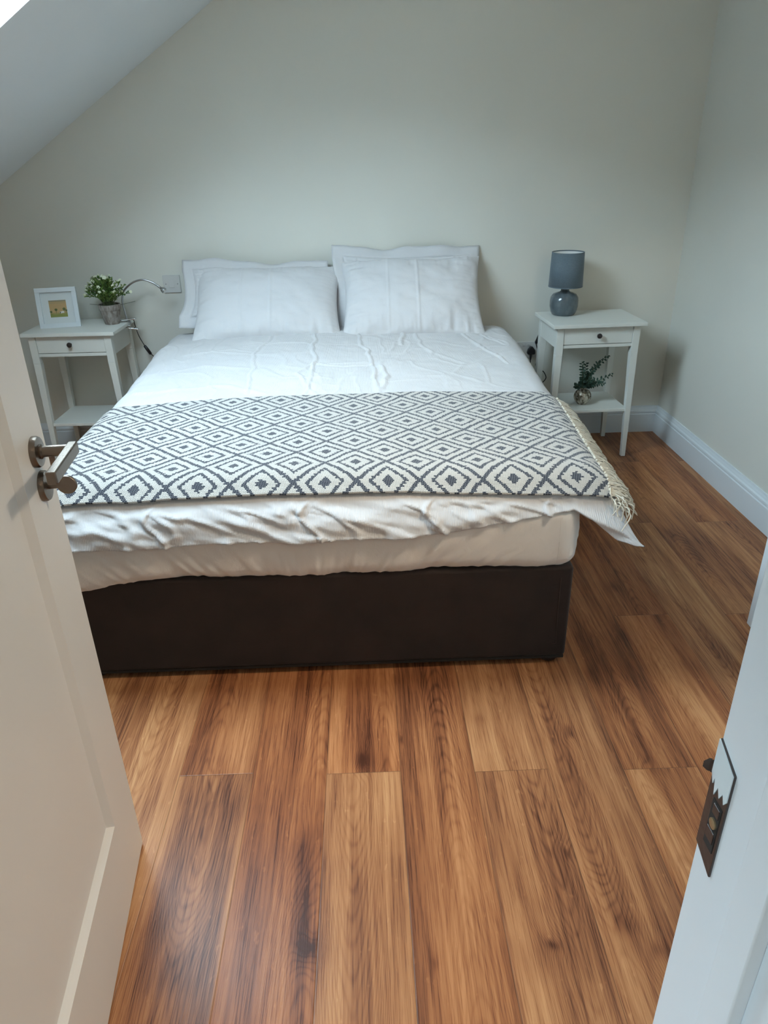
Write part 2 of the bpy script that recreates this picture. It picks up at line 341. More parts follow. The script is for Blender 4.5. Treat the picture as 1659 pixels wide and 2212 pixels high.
# ------------------------------------------------------------------ mesh helpers
class MB:
    """collects shapes that become ONE mesh object"""
    def __init__(s): s.v = []; s.f = []; s.sm = []
    def add(s, vs, fs, smooth=False):
        b = len(s.v); s.v += [tuple(v) for v in vs]; s.f += [tuple(i+b for i in f) for f in fs]; s.sm += [smooth]*len(fs); return s
    def box(s, x0, x1, y0, y1, z0, z1):
        v = [(x, y, z) for z in (z0, z1) for y in (y0, y1) for x in (x0, x1)]
        return s.add(v, [(0,2,3,1), (4,5,7,6), (0,1,5,4), (2,6,7,3), (0,4,6,2), (1,3,7,5)])
    def taper(s, c0, h0, z0, c1, h1, z1):
        v = []
        for (c, h, z) in ((c0, h0, z0), (c1, h1, z1)):
            for dy in (-1, 1):
                for dx in (-1, 1): v.append((c[0]+dx*h[0], c[1]+dy*h[1], z))
        return s.add(v, [(0,2,3,1), (4,5,7,6), (0,1,5,4), (2,6,7,3), (0,4,6,2), (1,3,7,5)])
    def prism(s, pts, axis, a0, a1):
        """closed outline pts (2D) pushed along axis 'x','y' or 'z'"""
        def mk(p, a):
            return {'x': (a, p[0], p[1]), 'y': (p[0], a, p[1]), 'z': (p[0], p[1], a)}[axis]
        n = len(pts); v = [mk(p, a0) for p in pts] + [mk(p, a1) for p in pts]
        f = [tuple(range(n))[::-1], tuple(range(n, 2*n))] + [(i, (i+1) % n, n+(i+1) % n, n+i) for i in range(n)]
        return s.add(v, f)
    def lathe(s, prof, seg=32, c=(0, 0, 0), cap=True, mat=None):
        v = []; n = len(prof)
        for (r, z) in prof:
            for k in range(seg):
                a = 2*pi*k/seg; p = Vector((r*cos(a), r*sin(a), z))
                if mat: p = mat @ p
                v.append((p.x+c[0], p.y+c[1], p.z+c[2]))
        f = [(i*seg+k, i*seg+(k+1) % seg, (i+1)*seg+(k+1) % seg, (i+1)*seg+k) for i in range(n-1) for k in range(seg)]
        if cap: f += [tuple(range(seg))[::-1], tuple((n-1)*seg+k for k in range(seg))]
        return s.add(v, f, True)
    def tube(s, pts, rad, seg=8, flat=1.):
        pts = [Vector(p) for p in pts]; n = len(pts); v = []
        rads = rad if isinstance(rad, (list, tuple)) else [rad]*n
        up = None
        for i, p in enumerate(pts):
            d = (pts[min(i+1, n-1)] - pts[max(i-1, 0)]).normalized()
            if up is None: up = d.orthogonal().normalized()
            up = (up - d*up.dot(d)).normalized(); w = d.cross(up)
            for k in range(seg):
                a = 2*pi*k/seg; v.append(p + (up*cos(a)*flat + w*sin(a))*rads[i])
        f = [(i*seg+k, i*seg+(k+1) % seg, (i+1)*seg+(k+1) % seg, (i+1)*seg+k) for i in range(n-1) for k in range(seg)]
        f += [tuple(range(seg))[::-1], tuple((n-1)*seg+k for k in range(seg))]
        return s.add(v, f, True)
    def ball(s, c, r, seg=10, rings=6, sc3=(1, 1, 1)):
        prof = [(max(1e-4, sin(pi*i/rings))*r, -cos(pi*i/rings)*r) for i in range(rings+1)]
        m = Matrix.Diagonal((*sc3, 1)).to_3x3()
        return s.lathe(prof, seg, c, True, m)
    def xf(s, mat, start=0):
        for i in range(start, len(s.v)):
            p = mat @ Vector(s.v[i]); s.v[i] = (p.x, p.y, p.z)
        return s
    def build(s, name, mat, parent=None, bevel=0., seg=2, label=None, sharp=40):
        me = bpy.data.meshes.new(name); me.from_pydata(s.v, [], s.f); me.update()
        for p, q in zip(me.polygons, s.sm): p.use_smooth = q
        me.materials.append(mat)
        o = bpy.data.objects.new(name, me); COL.objects.link(o)
        if parent: o.parent = parent
        if bevel:
            b = o.modifiers.new('bevel', 'BEVEL'); b.width = bevel; b.segments = seg; b.limit_method = 'ANGLE'; b.angle_limit = radians(sharp)
            for p in me.polygons: p.use_smooth = True
            w = o.modifiers.new('wn', 'WEIGHTED_NORMAL'); w.keep_sharp = False
        elif any(s.sm):
            me.set_sharp_from_angle(angle=radians(50))
        if label: o['label'] = label
        return o

def empty(name, loc=(0, 0, 0), rz=0.):
    o = bpy.data.objects.new(name, None); COL.objects.link(o); o.location = loc; o.rotation_euler = (0, 0, rz); o.empty_display_size = .05; return o
def tag(o, label=None, cat=None, group=None, kind=None):
    if label: o['label'] = label
    if cat: o['category'] = cat
    if group: o['group'] = group
    if kind: o['kind'] = kind
    return o
def struct(o): o['kind'] = 'structure'; return o

def spline(pts, n=8):
    """Catmull-Rom through pts"""
    P = [Vector(p) for p in pts]; P = [P[0]*2-P[1]] + P + [P[-1]*2-P[-2]]; out = []
    for i in range(1, len(P)-2):
        for k in range(n):
            t = k/n; a, b, c, d = P[i-1], P[i], P[i+1], P[i+2]
            out.append(.5*((2*b) + (c-a)*t + (2*a-5*b+4*c-d)*t*t + (3*b-a-3*c+d)*t**3))
    out.append(P[-2]); return out

def grid_mesh(name, P, mat, parent=None, uv=None, loc=(0, 0, 0), thick=0., flip=False):
    """P: (n, m, 3) array -> one smooth mesh"""
    n, m = P.shape[:2]; idx = np.arange(n*m).reshape(n, m)
    a, b, c, d = idx[:-1, :-1].ravel(), idx[1:, :-1].ravel(), idx[1:, 1:].ravel(), idx[:-1, 1:].ravel()
    F = np.stack([a, b, c, d] if not flip else [a, d, c, b], 1)
    me = bpy.data.meshes.new(name); me.vertices.add(n*m); me.vertices.foreach_set('co', (P.reshape(-1, 3)-np.array(loc)).ravel())
    me.loops.add(F.size); me.loops.foreach_set('vertex_index', F.ravel().astype(np.int32))
    me.polygons.add(len(F)); me.polygons.foreach_set('loop_start', np.arange(0, F.size, 4, dtype=np.int32))
    me.polygons.foreach_set('use_smooth', np.ones(len(F), bool))
    me.update(calc_edges=True); me.validate()
    if uv is not None:
        l = me.uv_layers.new(name='UVMap'); l.data.foreach_set('uv', uv.reshape(-1, 2)[F.ravel()].ravel().astype(np.float32))
    me.materials.append(mat)
    o = bpy.data.objects.new(name, me); COL.objects.link(o)
    if parent: o.parent = parent
    if thick:
        s = o.modifiers.new('solid', 'SOLIDIFY'); s.thickness = thick; s.offset = 0.
    return o

# smooth numpy noise
_rs = np.random.RandomState(7); _tab = _rs.rand(256, 256)
def vnoise(x, y):
    xi = np.floor(x).astype(int); yi = np.floor(y).astype(int); fx = x-xi; fy = y-yi
    fx = fx*fx*(3-2*fx); fy = fy*fy*(3-2*fy)
    g = lambda a, b: _tab[a % 256, b % 256]
    return (g(xi, yi)*(1-fx)+g(xi+1, yi)*fx)*(1-fy) + (g(xi, yi+1)*(1-fx)+g(xi+1, yi+1)*fx)*fy - .5
def fbm(x, y, o=3):
    r = 0; a = 1.
    for i in range(o): r = r + a*vnoise(x*2**i+17*i, y*2**i+5*i); a *= .5
    return r
def sstep(a, b, x):
    t = np.clip((x-a)/(b-a), 0, 1); return t*t*(3-2*t)
def seg_dist(x, y, pts):
    best = np.full(x.shape, 1e9)
    for (x0, y0), (x1, y1) in zip(pts[:-1], pts[1:]):
        dx, dy = x1-x0, y1-y0; t = np.clip(((x-x0)*dx+(y-y0)*dy)/(dx*dx+dy*dy), 0, 1)
        best = np.minimum(best, np.hypot(x-x0-t*dx, y-y0-t*dy))
    return best

# ------------------------------------------------------------------ room shell
YW = 3.858; XW = 1.6446; XL = -2.05; YF = 0.43; HALL_Y = -1.5
WT = .12
def room():
    m = MB(); m.box(XL-.1, XW+.3, HALL_Y-.1, YW+.1, -.06, 0.); struct(m.build('floor', M['floor']))
    m = MB(); m.box(XL-.1, XW+.1, YW, YW+.1, 0, 2.7); struct(m.build('wall_back', M['wall']))
    m = MB(); m.box(XW, XW+.1, YF-WT, YW, 0, 2.7); struct(m.build('wall_right', M['wall']))
    zk = slope_z(XL)
    m = MB(); m.box(XL-.1, XL, YF-WT, YW, 0, zk+.12); struct(m.build('wall_left', M['wall']))
    # front wall with the doorway
    dx0, dx1, dh = -.512, .312, 2.03
    m = MB(); m.prism([(XL, 0), (dx0, 0), (dx0, dh), (dx1, dh), (dx1, 0), (XW, 0), (XW, CEIL_Z+.02), (-.127, CEIL_Z+.02), (XL, zk+.02)], 'y', YF-WT, YF)
    struct(m.build('wall_front', M['wall']))
    # landing behind
    m = MB(); m.box(-1.1, -1.0, HALL_Y, LW_Y0, 0, CEIL_Z); m.box(-1.1, -1.0, LW_Y1, YF-WT, 0, CEIL_Z); m.box(-1.1, -1.0, LW_Y0, LW_Y1, 0, LW_Z0); m.box(-1.1, -1.0, LW_Y0, LW_Y1, LW_Z1, CEIL_Z); m.box(1.0, 1.1, HALL_Y, YF-WT, 0, CEIL_Z); m.box(-1.1, 1.1, HALL_Y-.1, HALL_Y, 0, CEIL_Z)
    struct(m.build('wall_landing', M['wall']))
    m = MB(); m.box(-1.1, 1.1, HALL_Y-.1, YF-WT, CEIL_Z, CEIL_Z+.1); struct(m.build('ceiling_landing', M['ceiling']))
    # ceiling: flat part and slope with the roof window opening, lining boards in the reveal
    xf = -.127; n = NRM*ROOF_T
    m = MB(); m.box(xf, XW+.1, YF-WT, YW, CEIL_Z, CEIL_Z+.1)
    xs = [XL-.1, WIN_X0, WIN_X1, xf]; ys = [YF-WT, WIN_Y0, WIN_Y1, YW]
    for i in range(3):
        for j in range(3):
            if i == 1 and j == 1: continue
            q = [(xs[i], ys[j]), (xs[i+1], ys[j]), (xs[i+1], ys[j+1]), (xs[i], ys[j+1])]
            lo = [Vector((a, b, slope_z(a))) for a, b in q]; hi = [p+n for p in lo]
            m.add(lo+hi, [(0,3,2,1), (4,5,6,7), (0,1,5,4), (1,2,6,5), (2,3,7,6), (3,0,4,7)])
    struct(m.build('ceiling', M['ceiling']))
    # roof window: frame and pane at the outside of the reveal
    w = struct(empty('window_1', (0, 0, 0)))
    o0 = [Vector((x, y, slope_z(x)))+n*.80 for x, y in ((WIN_X0, WIN_Y0), (WIN_X1, WIN_Y0), (WIN_X1, WIN_Y1), (WIN_X0, WIN_Y1))]
    c = sum(o0, Vector())/4; fr = MB(); k = [p + (c-p)*.10 for p in o0]; up = NRM*.05
    for i in range(4):
        j = (i+1) % 4; a = [o0[i], o0[j], k[j], k[i]]; b = [p+up for p in a]
        fr.add(a+b, [(0,3,2,1), (4,5,6,7), (0,1,5,4), (1,2,6,5), (2,3,7,6), (3,0,4,7)])
    fr.build('window_frame', M['reveal'], w)
    gl = MB(); a = [p+NRM*.02 for p in k]; b = [p+NRM*.026 for p in k]
    gl.add(a+b, [(0,3,2,1), (4,5,6,7), (0,1,5,4), (1,2,6,5), (2,3,7,6), (3,0,4,7)]); gl.build('pane', M['glass'], w)
    w2 = struct(empty('window_2', (0, 0, 0))); f = .03
    m = MB(); m.box(-1.08, -1.04, LW_Y0, LW_Y0+f, LW_Z0, LW_Z1); m.box(-1.08, -1.04, LW_Y1-f, LW_Y1, LW_Z0, LW_Z1); m.box(-1.08, -1.04, LW_Y0+f, LW_Y1-f, LW_Z0, LW_Z0+f); m.box(-1.08, -1.04, LW_Y0+f, LW_Y1-f, LW_Z1-f, LW_Z1)
    m.build('window_frame', M['reveal'], w2); m = MB(); m.box(-1.063, -1.057, LW_Y0+f, LW_Y1-f, LW_Z0+f, LW_Z1-f); m.build('pane', M['glass'], w2)
    # skirting boards with a moulded top
    prof = [(0, 0), (.018, 0), (.018, .104), (.0145, .108), (.0145, .112), (.018, .116), (.017, .124), (.012, .130), (.010, .136), (.0075, .142), (.006, .150), (0, .150)]
    m = MB(); m.prism([(YW-a, z) for a, z in prof], 'x', XL, XW); struct(m.build('baseboard_back', M['trim']))
    m = MB(); m.prism([(XW-a, z) for a, z in prof], 'y', YF, YW); struct(m.build('baseboard_right', M['trim']))
    m = MB(); m.prism([(XL+a, z) for a, z in prof], 'y', YF, YW); struct(m.build('baseboard_left', M['trim']))
    # door lining (trim_1) with stop and architrave; the striking plate is its child
    L = struct(empty('trim_1', (0, 0, 0)))
    m = MB(); jt = .032
    for x0, x1 in ((-.512, -.480), (.28, .312)): m.box(x0, x1, YF-WT-.012, YF+.004, 0, dh)
    m.box(-.512, .312, YF-WT-.012, YF+.004, dh-.032, dh); m.build('door_lining', M['trim'], L, .0015)
    m = MB(); m.box(.268, .2805, .322, .357, 0, dh-.03); m.box(-.4805, -.468, .322, .357, 0, dh-.03); m.box(-.4805, .2805, .322, .357, dh-.044, dh-.0315)
    m.build('door_stop', M['trim'], L, .002)
    m = MB()
    for ys_, sg in ((YF, 1), (YF-WT, -1)):
        a, b = (ys_, ys_+.016) if sg > 0 else (ys_-.028, ys_-.0125)
        for x0, x1 in ((-.58, -.495), (.296, .366)): m.box(x0, x1, min(a, b), max(a, b), 0, dh+.06)
        m.box(-.58, .366, min(a, b), max(a, b), dh-.015, dh+.06)
    m.build('architrave', M['trim'], L, .003)
room()

def strike_plate():
    L = bpy.data.objects['trim_1']
    root = None
    x = .2798
    m = MB(); m.prism([(.404, .868), (.404, .985), (.4335, .998), (.4335, .880)], 'x', x-.0018, x+.001)
    p = m.build('striking_plate', M['strike_metal'], L, .0006, 1, 'dark metal striking plate smeared with white paint')
    # curled lip reaching into the room
    pts = [(x-.001, .433, .0), (x-.002, .4355, .0), (x-.004, .4375, .0), (x-.008, .4385, .0)]
    m = MB()
    for a, b in zip(pts[:-1], pts[1:]):
        z0, z1 = .958, .972
        m.add([(a[0], a[1], z0), (b[0], b[1], z0+.004), (b[0], b[1], z1-.004), (a[0], a[1], z1), (a[0]+.002, a[1]-.001, z0), (b[0]+.002, b[1]-.001, z0+.004), (b[0]+.002, b[1]-.001, z1-.004), (a[0]+.002, a[1]-.001, z1)],
              [(0,1,2,3), (4,7,6,5), (0,4,5,1), (3,2,6,7), (1,5,6,2), (0,3,7,4)], True)
    m.build('lip', M['strike_metal'], p)
    m = MB(); rag = [(.4045, .956), (.4045, .9845), (.433, .9975), (.433, .962), (.4285, .953), (.4265, .961), (.4235, .945), (.4195, .957), (.4155, .949), (.4115, .958), (.408, .950)]
    m.prism(rag, 'x', x-.0026, x-.0016); m.build('paint_smear', M['paint_smear'], p)
    m = MB(); m.box(x-.0024, x-.0017, .4075, .4225, .893, .943); m.build('latch_opening', M['dark'], p)
    m = MB(); m.box(x-.0034, x-.0022, .409, .419, .931, .941); m.box(x-.0034, x-.0022, .409, .421, .902, .914); m.build('latch_keeper', M['strike_metal'], p, .001)
    m = MB(); m.lathe([(.0001, 0), (.005, 0), (.005, .0016), (.0035, .0022), (.0001, .0022)], 14, (x-.0022, .414, .922), False, Matrix.Rotation(-pi/2, 3, 'Y')); m.build('screw', M['brass'], p)
strike_plate()

# ------------------------------------------------------------------ the open door at the left
def door():
    th = math.atan2(.994, -.1095)
    hx, hy = -.560 + .1095*.765, 1.185 - .994*.765
    D = struct(empty('door_1', (hx, hy, 0), th))
    Wd, Hd, T = .762, 1.985, .040; sx, bz, tz = .1345, .214, 1.87; rec = .013; bev = .011
    m = MB(); z0 = .006
    # leaf: stiles and rails around sunk panels on both faces, sloping bead round the panel
    def face(y, s):
        x0, x1, pa, pb = 0., Wd, (sx, bz), (Wd-sx, tz)
        o = [(x0, z0), (x1, z0), (x1, Hd), (x0, Hd)]; a = [pa, (pb[0], pa[1]), pb, (pa[0], pb[1])]
        b = [(pa[0]+bev, pa[1]+bev), (pb[0]-bev, pa[1]+bev), (pb[0]-bev, pb[1]-bev), (pa[0]+bev, pb[1]-bev)]
        v = [(p[0], y, p[1]) for p in o] + [(p[0], y+s*.002, p[1]) for p in a] + [(p[0], y+s*rec, p[1]) for p in b]
        v[4:8] = [(p[0], y, p[1]) for p in a]
        f = [(i, (i+1) % 4, 4+(i+1) % 4, 4+i) for i in range(4)] + [(4+i, 4+(i+1) % 4, 8+(i+1) % 4, 8+i) for i in range(4)] + [(8, 9, 10, 11)]
        if s < 0: f = [q[::-1] for q in f]
        b0 = len(m.v); m.add(v, f); return b0
    a = face(0., 1); b = face(T, -1)
    m.add([m.v[i] for i in range(a, a+4)] + [m.v[i] for i in range(b, b+4)], [((i+1) % 4, i, 4+i, 4+(i+1) % 4) for i in range(4)])
    m.build('door_leaf', M['door'], D)
    s0 = Wd-.060
    # lever on a round rose (visible face is -y in door coordinates)
    H = empty('door_handle', (s0, 0, 1.005)); H.parent = D; H['label'] = 'brushed bronze lever handle'
    rx = Matrix.Rotation(pi/2, 3, 'X')
    MB().lathe([(.001, 0), (.0262, 0), (.0262, .006), (.0245, .0095), (.012, .0105), (.001, .0105)], 40, (0, 0, 0), False, rx).build('rose', M['bronze'], H)
    m = MB(); m.lathe([(.001, .009), (.0125, .009), (.0125, .013), (.0095, .015), (.0095, .060), (.001, .060)], 28, (0, 0, 0), False, rx); m.build('spindle_neck', M['bronze'], H)
    m = MB(); m.box(-.125, .013, -.068, -.052, -.0105, .0105); m.build('lever', M['bronze'], H, .003, 3)
    K = empty('thumb_turn', (s0, 0, .944)); K.parent = D
    MB().lathe([(.001, 0), (.0262, 0), (.0262, .006), (.0245, .0095), (.012, .0105), (.001, .0105)], 40, (0, 0, 0), False, rx).build('rose', M['bronze'], K)
    MB().lathe([(.001, .009), (.0062, .009), (.0062, .030), (.001, .030)], 20, (0, 0, 0), False, rx).build('turn_spindle', M['bronze'], K)
    m = MB(); m.lathe([(.001, -.0035), (.0155, -.0035), (.0165, -.002), (.0165, .002), (.0155, .0035), (.001, .0035)], 32, (0, 0, 0), False)
    m.xf(Matrix.Translation((-.002, -.040, 0)) @ Matrix.Rotation(radians(90), 4, 'Y') @ Matrix.Rotation(radians(0), 4, 'Z')); m.build('turn_disc', M['bronze'], K)
    # butt hinges
    for z in (.25, 1.75):
        MB().lathe([(.0055, -.05), (.0055, .05)], 14, (-.004, .044, z)).build('hinge', M['chrome_dark'], D)
door()

# ------------------------------------------------------------------ ceiling lamp that lights the right of the room (out of view)
def ceiling_lamp(loc, label, r=.15):
    z = CEIL_Z; L = empty('ceiling_lamp', (loc[0], loc[1], z)); tag(L, label, 'lamp')
    MB().lathe([(.001, 0), (r, 0), (r, -.018), (r-.012, -.024), (r-.012, -.018), (.001, -.018)][::-1], 40, (0, 0, 0), False).build('lamp_rim', M['plate'], L)
    MB().lathe([(.001, -.0185), (r-.013, -.0185), (r-.016, -.021), (.001, -.023)][::-1], 40, (0, 0, 0), False).build('diffuser', M['lamp_emit'], L)
ceiling_lamp(LAMP_POS, 'round flush white ceiling lamp above the tall white wardrobe')
ceiling_lamp((.1, -.75), 'round flush white ceiling lamp out on the landing', .2)

# ------------------------------------------------------------------ wardrobe at the right, only its side shows past the door lining
def wardrobe():
    x0, x1, y0, y1, h = 1.207, 1.6260, .60, 1.895, 1.95
    R = empty('wardrobe', ((x0+x1)/2, (y0+y1)/2, 0)); tag(R, 'white wardrobe with raised base standing against the right wall beside the doorway', 'wardrobe')
    cx, cy = (x0+x1)/2, (y0+y1)/2
    m = MB(); m.box(x0-cx+.018, x1-cx, y0-cy, y1-cy, .05, h); m.build('carcass', M['trim'], R, .002)
    m = MB(); m.box(x0-cx+.03, x1-cx-.02, y0-cy+.02, y1-cy-.02, 0, .05); m.build('plinth', M['dark'], R)
    n = 2; w = (y1-y0)/n
    for i in range(n):
        m = MB(); m.box(x0-cx, x0-cx+.016, y0-cy+i*w+.002, y0-cy+(i+1)*w-.002, .052, h-.002); d = m.build('door', M['trim'], R, .002)
        s = 1 if i == 0 else -1; ky = y0-cy+(i+.5+.42*s)*w
        MB().tube([(x0-cx-.022, ky, .95), (x0-cx-.022, ky, 1.10)], .005, 10).build('handle', M['chrome_dark'], d)
wardrobe()

# ------------------------------------------------------------------ nightstands
def nightstand(loc, rz, W, Dp, H, label, shelf_z):
    """origin at the front left corner of the top, on the floor; +y towards the wall"""
    R = empty('nightstand', (loc[0], loc[1], 0), rz); tag(R, label, 'nightstand', 'matching white nightstands beside the bed')
    tt = .0175; e = .024
    m = MB(); m.box(0, W, 0, Dp, H-tt, H); m.build('tabletop', M['furniture'], R, .0018)
    Lw = .0175
    for (cx, fx) in ((e+Lw, 1), (W-e-Lw, -1)):
        for (cy, fy) in ((.020+Lw, 1), (Dp-.004-Lw, -1)):
            zt = H-.150; m = MB()
            # square at the top, its inner sides taper to a slimmer foot
            m.box(cx-Lw, cx+Lw, cy-Lw, cy+Lw, zt, H-tt); sl = .0065
            m.taper((cx-fx*(sl+.007), cy-fy*sl*.9), (Lw-sl, Lw-sl), .003, (cx, cy), (Lw, Lw), zt)
            lg = m.build('leg', M['furniture'], R, .0012, 1)
            MB().lathe([(.007, 0), (.007, .0035)], 12, (cx-fx*(sl+.007), cy-fy*sl*.9, 0)).build('foot_pad', M['black'], lg)
    a0, a1 = e+2*Lw, W-e-2*Lw; b0, b1 = .020+2*Lw, Dp-.004-2*Lw; zt, zb = H-tt, H-.118
    m = MB(); m.box(e+.004, e+.020, b0-.002, b1+.002, zb, zt-.0002); m.box(W-e-.020, W-e-.004, b0-.002, b1+.002, zb, zt-.0002); m.box(a0-.002, a1+.002, Dp-.022, Dp-.008, zb, zt-.0002)
    m.build('apron', M['furniture'], R)
    m = MB(); m.box(a0-.001, a1+.001, .024, .044, zb, zb+.0155); m.build('lower_rail', M['furniture'], R, .001, 1)
    m = MB(); m.box(a0+.0015, a1-.0015, .0235, .040, zb+.0185, zt-.0025); m.box(a0+.004, a1-.004, .039, b1, zb+.021, zt-.02)
    d = m.build('drawer', M['furniture'], R, .0008, 1)
    kx = (a0+a1)/2; kz = (zb+.0185+zt)/2
    prof = [(.001, 0), (.006, 0), (.0055, .008), (.010, .012), (.0125, .017), (.0115, .022), (.006, .0245), (.001, .025)]
    MB().lathe(prof, 24, (kx, .0235, kz), False, Matrix.Rotation(pi/2, 3, 'X')).build('knob', M['knob'], d)
    m = MB(); m.box(e+.012, W-e-.012, .030, Dp-.014, shelf_z-.015, shelf_z); m.build('shelf', M['furniture'], R, .0015)
    return R
NL = dict(x=-1.650, y=3.490, W=.447, D=.342, H=.718)
NR = dict(x=.9025, y=3.4332, W=.460, D=.350, H=.700, a=.0432)
nightstand((NL['x'], NL['y']), -.015, NL['W'], NL['D'], NL['H'], 'white nightstand left of the bed, holding the picture frame and flowering plant', .258)
nightstand((NR['x'], NR['y']), NR['a'], NR['W'], NR['D'], NR['H'], 'white nightstand right of the bed, holding the grey-blue lamp', .262)
def onR(lx, ly, z=0.):
    a = NR['a']; return Vector((NR['x']+cos(a)*lx-sin(a)*ly, NR['y']+sin(a)*lx+cos(a)*ly, z))

# ------------------------------------------------------------------ divan bed
BX0, BX1, BY0, BY1 = -.912, .588, 1.785, 3.800
def divan():
    cx, cy = (BX0+BX1)/2, (BY0+BY1)/2
    R = empty('divan_base', (cx, cy, 0)); tag(R, 'dark brown suede divan bed base under the white mattress', 'bed base')
    w, l = (BX1-BX0)/2, (BY1-BY0)/2
    m = MB(); m.box(-w, w, -l, l, .030, .352); m.build('base_box', M['suede'], R, .012, 4)
    for sx in (-1, 1):
        m = MB(); x = sx*(w-.033); m.tube([(x+sx*-.004, -l-.0006, .315), (x+sx*-.004, -l-.0008, .20), (x, -l-.0006, .08)], .0012, 6)
        m.tube([(x, -l-.0006, .08), (x-sx*.012, -l-.0006, .079)], .0010, 6); m.build('corner_seam', M['suede_seam'], R)
    m = MB(); m.box(-w+.004, w-.004, -l+.004, l-.004, .022, .031); m.build('base_cover', M['dark'], R)
    for sx in (-1, 1):
        for y in (-l+.035, 0, l-.05):
            MB().lathe([(.001, 0), (.018, 0), (.026, .006), (.030, .014), (.030, .020), (.022, .023), (.001, .023)], 24, (sx*(w-.045), y, 0), False).build('glide_foot', M['black'], R)
divan()

def mattress():
    cx, cy = (BX0+BX1)/2, (BY0+BY1)/2
    hx, hy = (BX1-BX0)/2+.004, (BY1-BY0)/2; z0, z1 = .352, .565
    R = empty('mattress', (cx, cy, z0)); tag(R, 'white mattress in a fitted sheet lying on the brown base', 'mattress')
    # closed wall loop of the fitted sheet, wrinkled, then its top
    per = []; r = .06; N = 26
    def arc(ax, ay, a0):
        return [(ax+r*cos(a0+pi/2*i/N), ay+r*sin(a0+pi/2*i/N)) for i in range(N+1)]
    def line(p, q, n): return [(p[0]+(q[0]-p[0])*i/n, p[1]+(q[1]-p[1])*i/n) for i in range(1, n)]
    per += arc(hx-r, -hy+r, -pi/2); per += line((hx, -hy+r), (hx, hy-r), 120); per += arc(hx-r, hy-r, 0); per += line((hx-r, hy), (-hx+r, hy), 60)
    per += arc(-hx+r, hy-r, pi/2); per += line((-hx, hy-r), (-hx, -hy+r), 120); per += arc(-hx+r, -hy+r, pi); per += line((-hx+r, -hy), (hx-r, -hy), 260)
    per.append(per[0]); per = np.array(per)
    d = np.gradient(per, axis=0); nx, ny = d[:, 1], -d[:, 0]; ln = np.hypot(nx, ny)+1e-9; nx /= ln; ny /= ln
    s = np.concatenate([[0], np.cumsum(np.hypot(*np.diff(per, axis=0).T))])
    K = 40; zz = np.linspace(0, 1, K)
    P = np.zeros((len(per), K, 3))
    for j, t in enumerate(zz):
        z = (z1-z0)*t
        bulge = .010*sin(pi*min(1., t*1.1)) - .05*max(0, (t-.72)/.28)**2 - .016*max(0, (.18-t)/.18)**2
        sl = s + (1-t)*.22*np.tanh((s-s[-1]*.0-(s[-1]-.7))/.25)   # wrinkles run diagonally to the hem
        wr = .008*fbm(sl*7, np.full_like(s, t*1.2+3), 3) + .012*np.exp(-((t-.05)/.35)**2)*(.5-np.abs(fbm(sl*22, np.full_like(s, t*1.2), 2)))
        wr = wr*np.clip(np.minimum(s, s[-1]-s)/.03, 0, 1)
        o = bulge + wr*(1.-.5*max(0, t-.8)/.2)
        hem = .018*fbm(s*5, s*0+2, 2)*(1-t)**3*np.clip(np.minimum(s, s[-1]-s)/.03, 0, 1)
        P[:, j, 0] = per[:, 0]+nx*o; P[:, j, 1] = per[:, 1]+ny*o; P[:, j, 2] = z + hem - .002*(1-t)
    # sagging sheet corner at the front left
    dcor = np.hypot(per[:, 0]+hx, per[:, 1]+hy)
    P[:, :, 2] -= (np.exp(-(dcor/.16)**2)[:, None])*(1-zz[None, :])**2*.035
    P[:, :, 0] -= (np.exp(-(dcor/.16)**2)[:, None])*(1-zz[None, :])**2*.012; P[:, :, 1] -= (np.exp(-(dcor/.16)**2)[:, None])*(1-zz[None, :])**2*.016
    grid_mesh('fitted_sheet', P, M['sheet'], R, flip=False)
    m = MB(); top = [(x*.95, y*.955) for x, y in per[:-1:4]]
    m.prism(top, 'z', .006, z1-z0-.004); m.build('mattress_core', M['sheet'], R, .02, 3)
mattress()

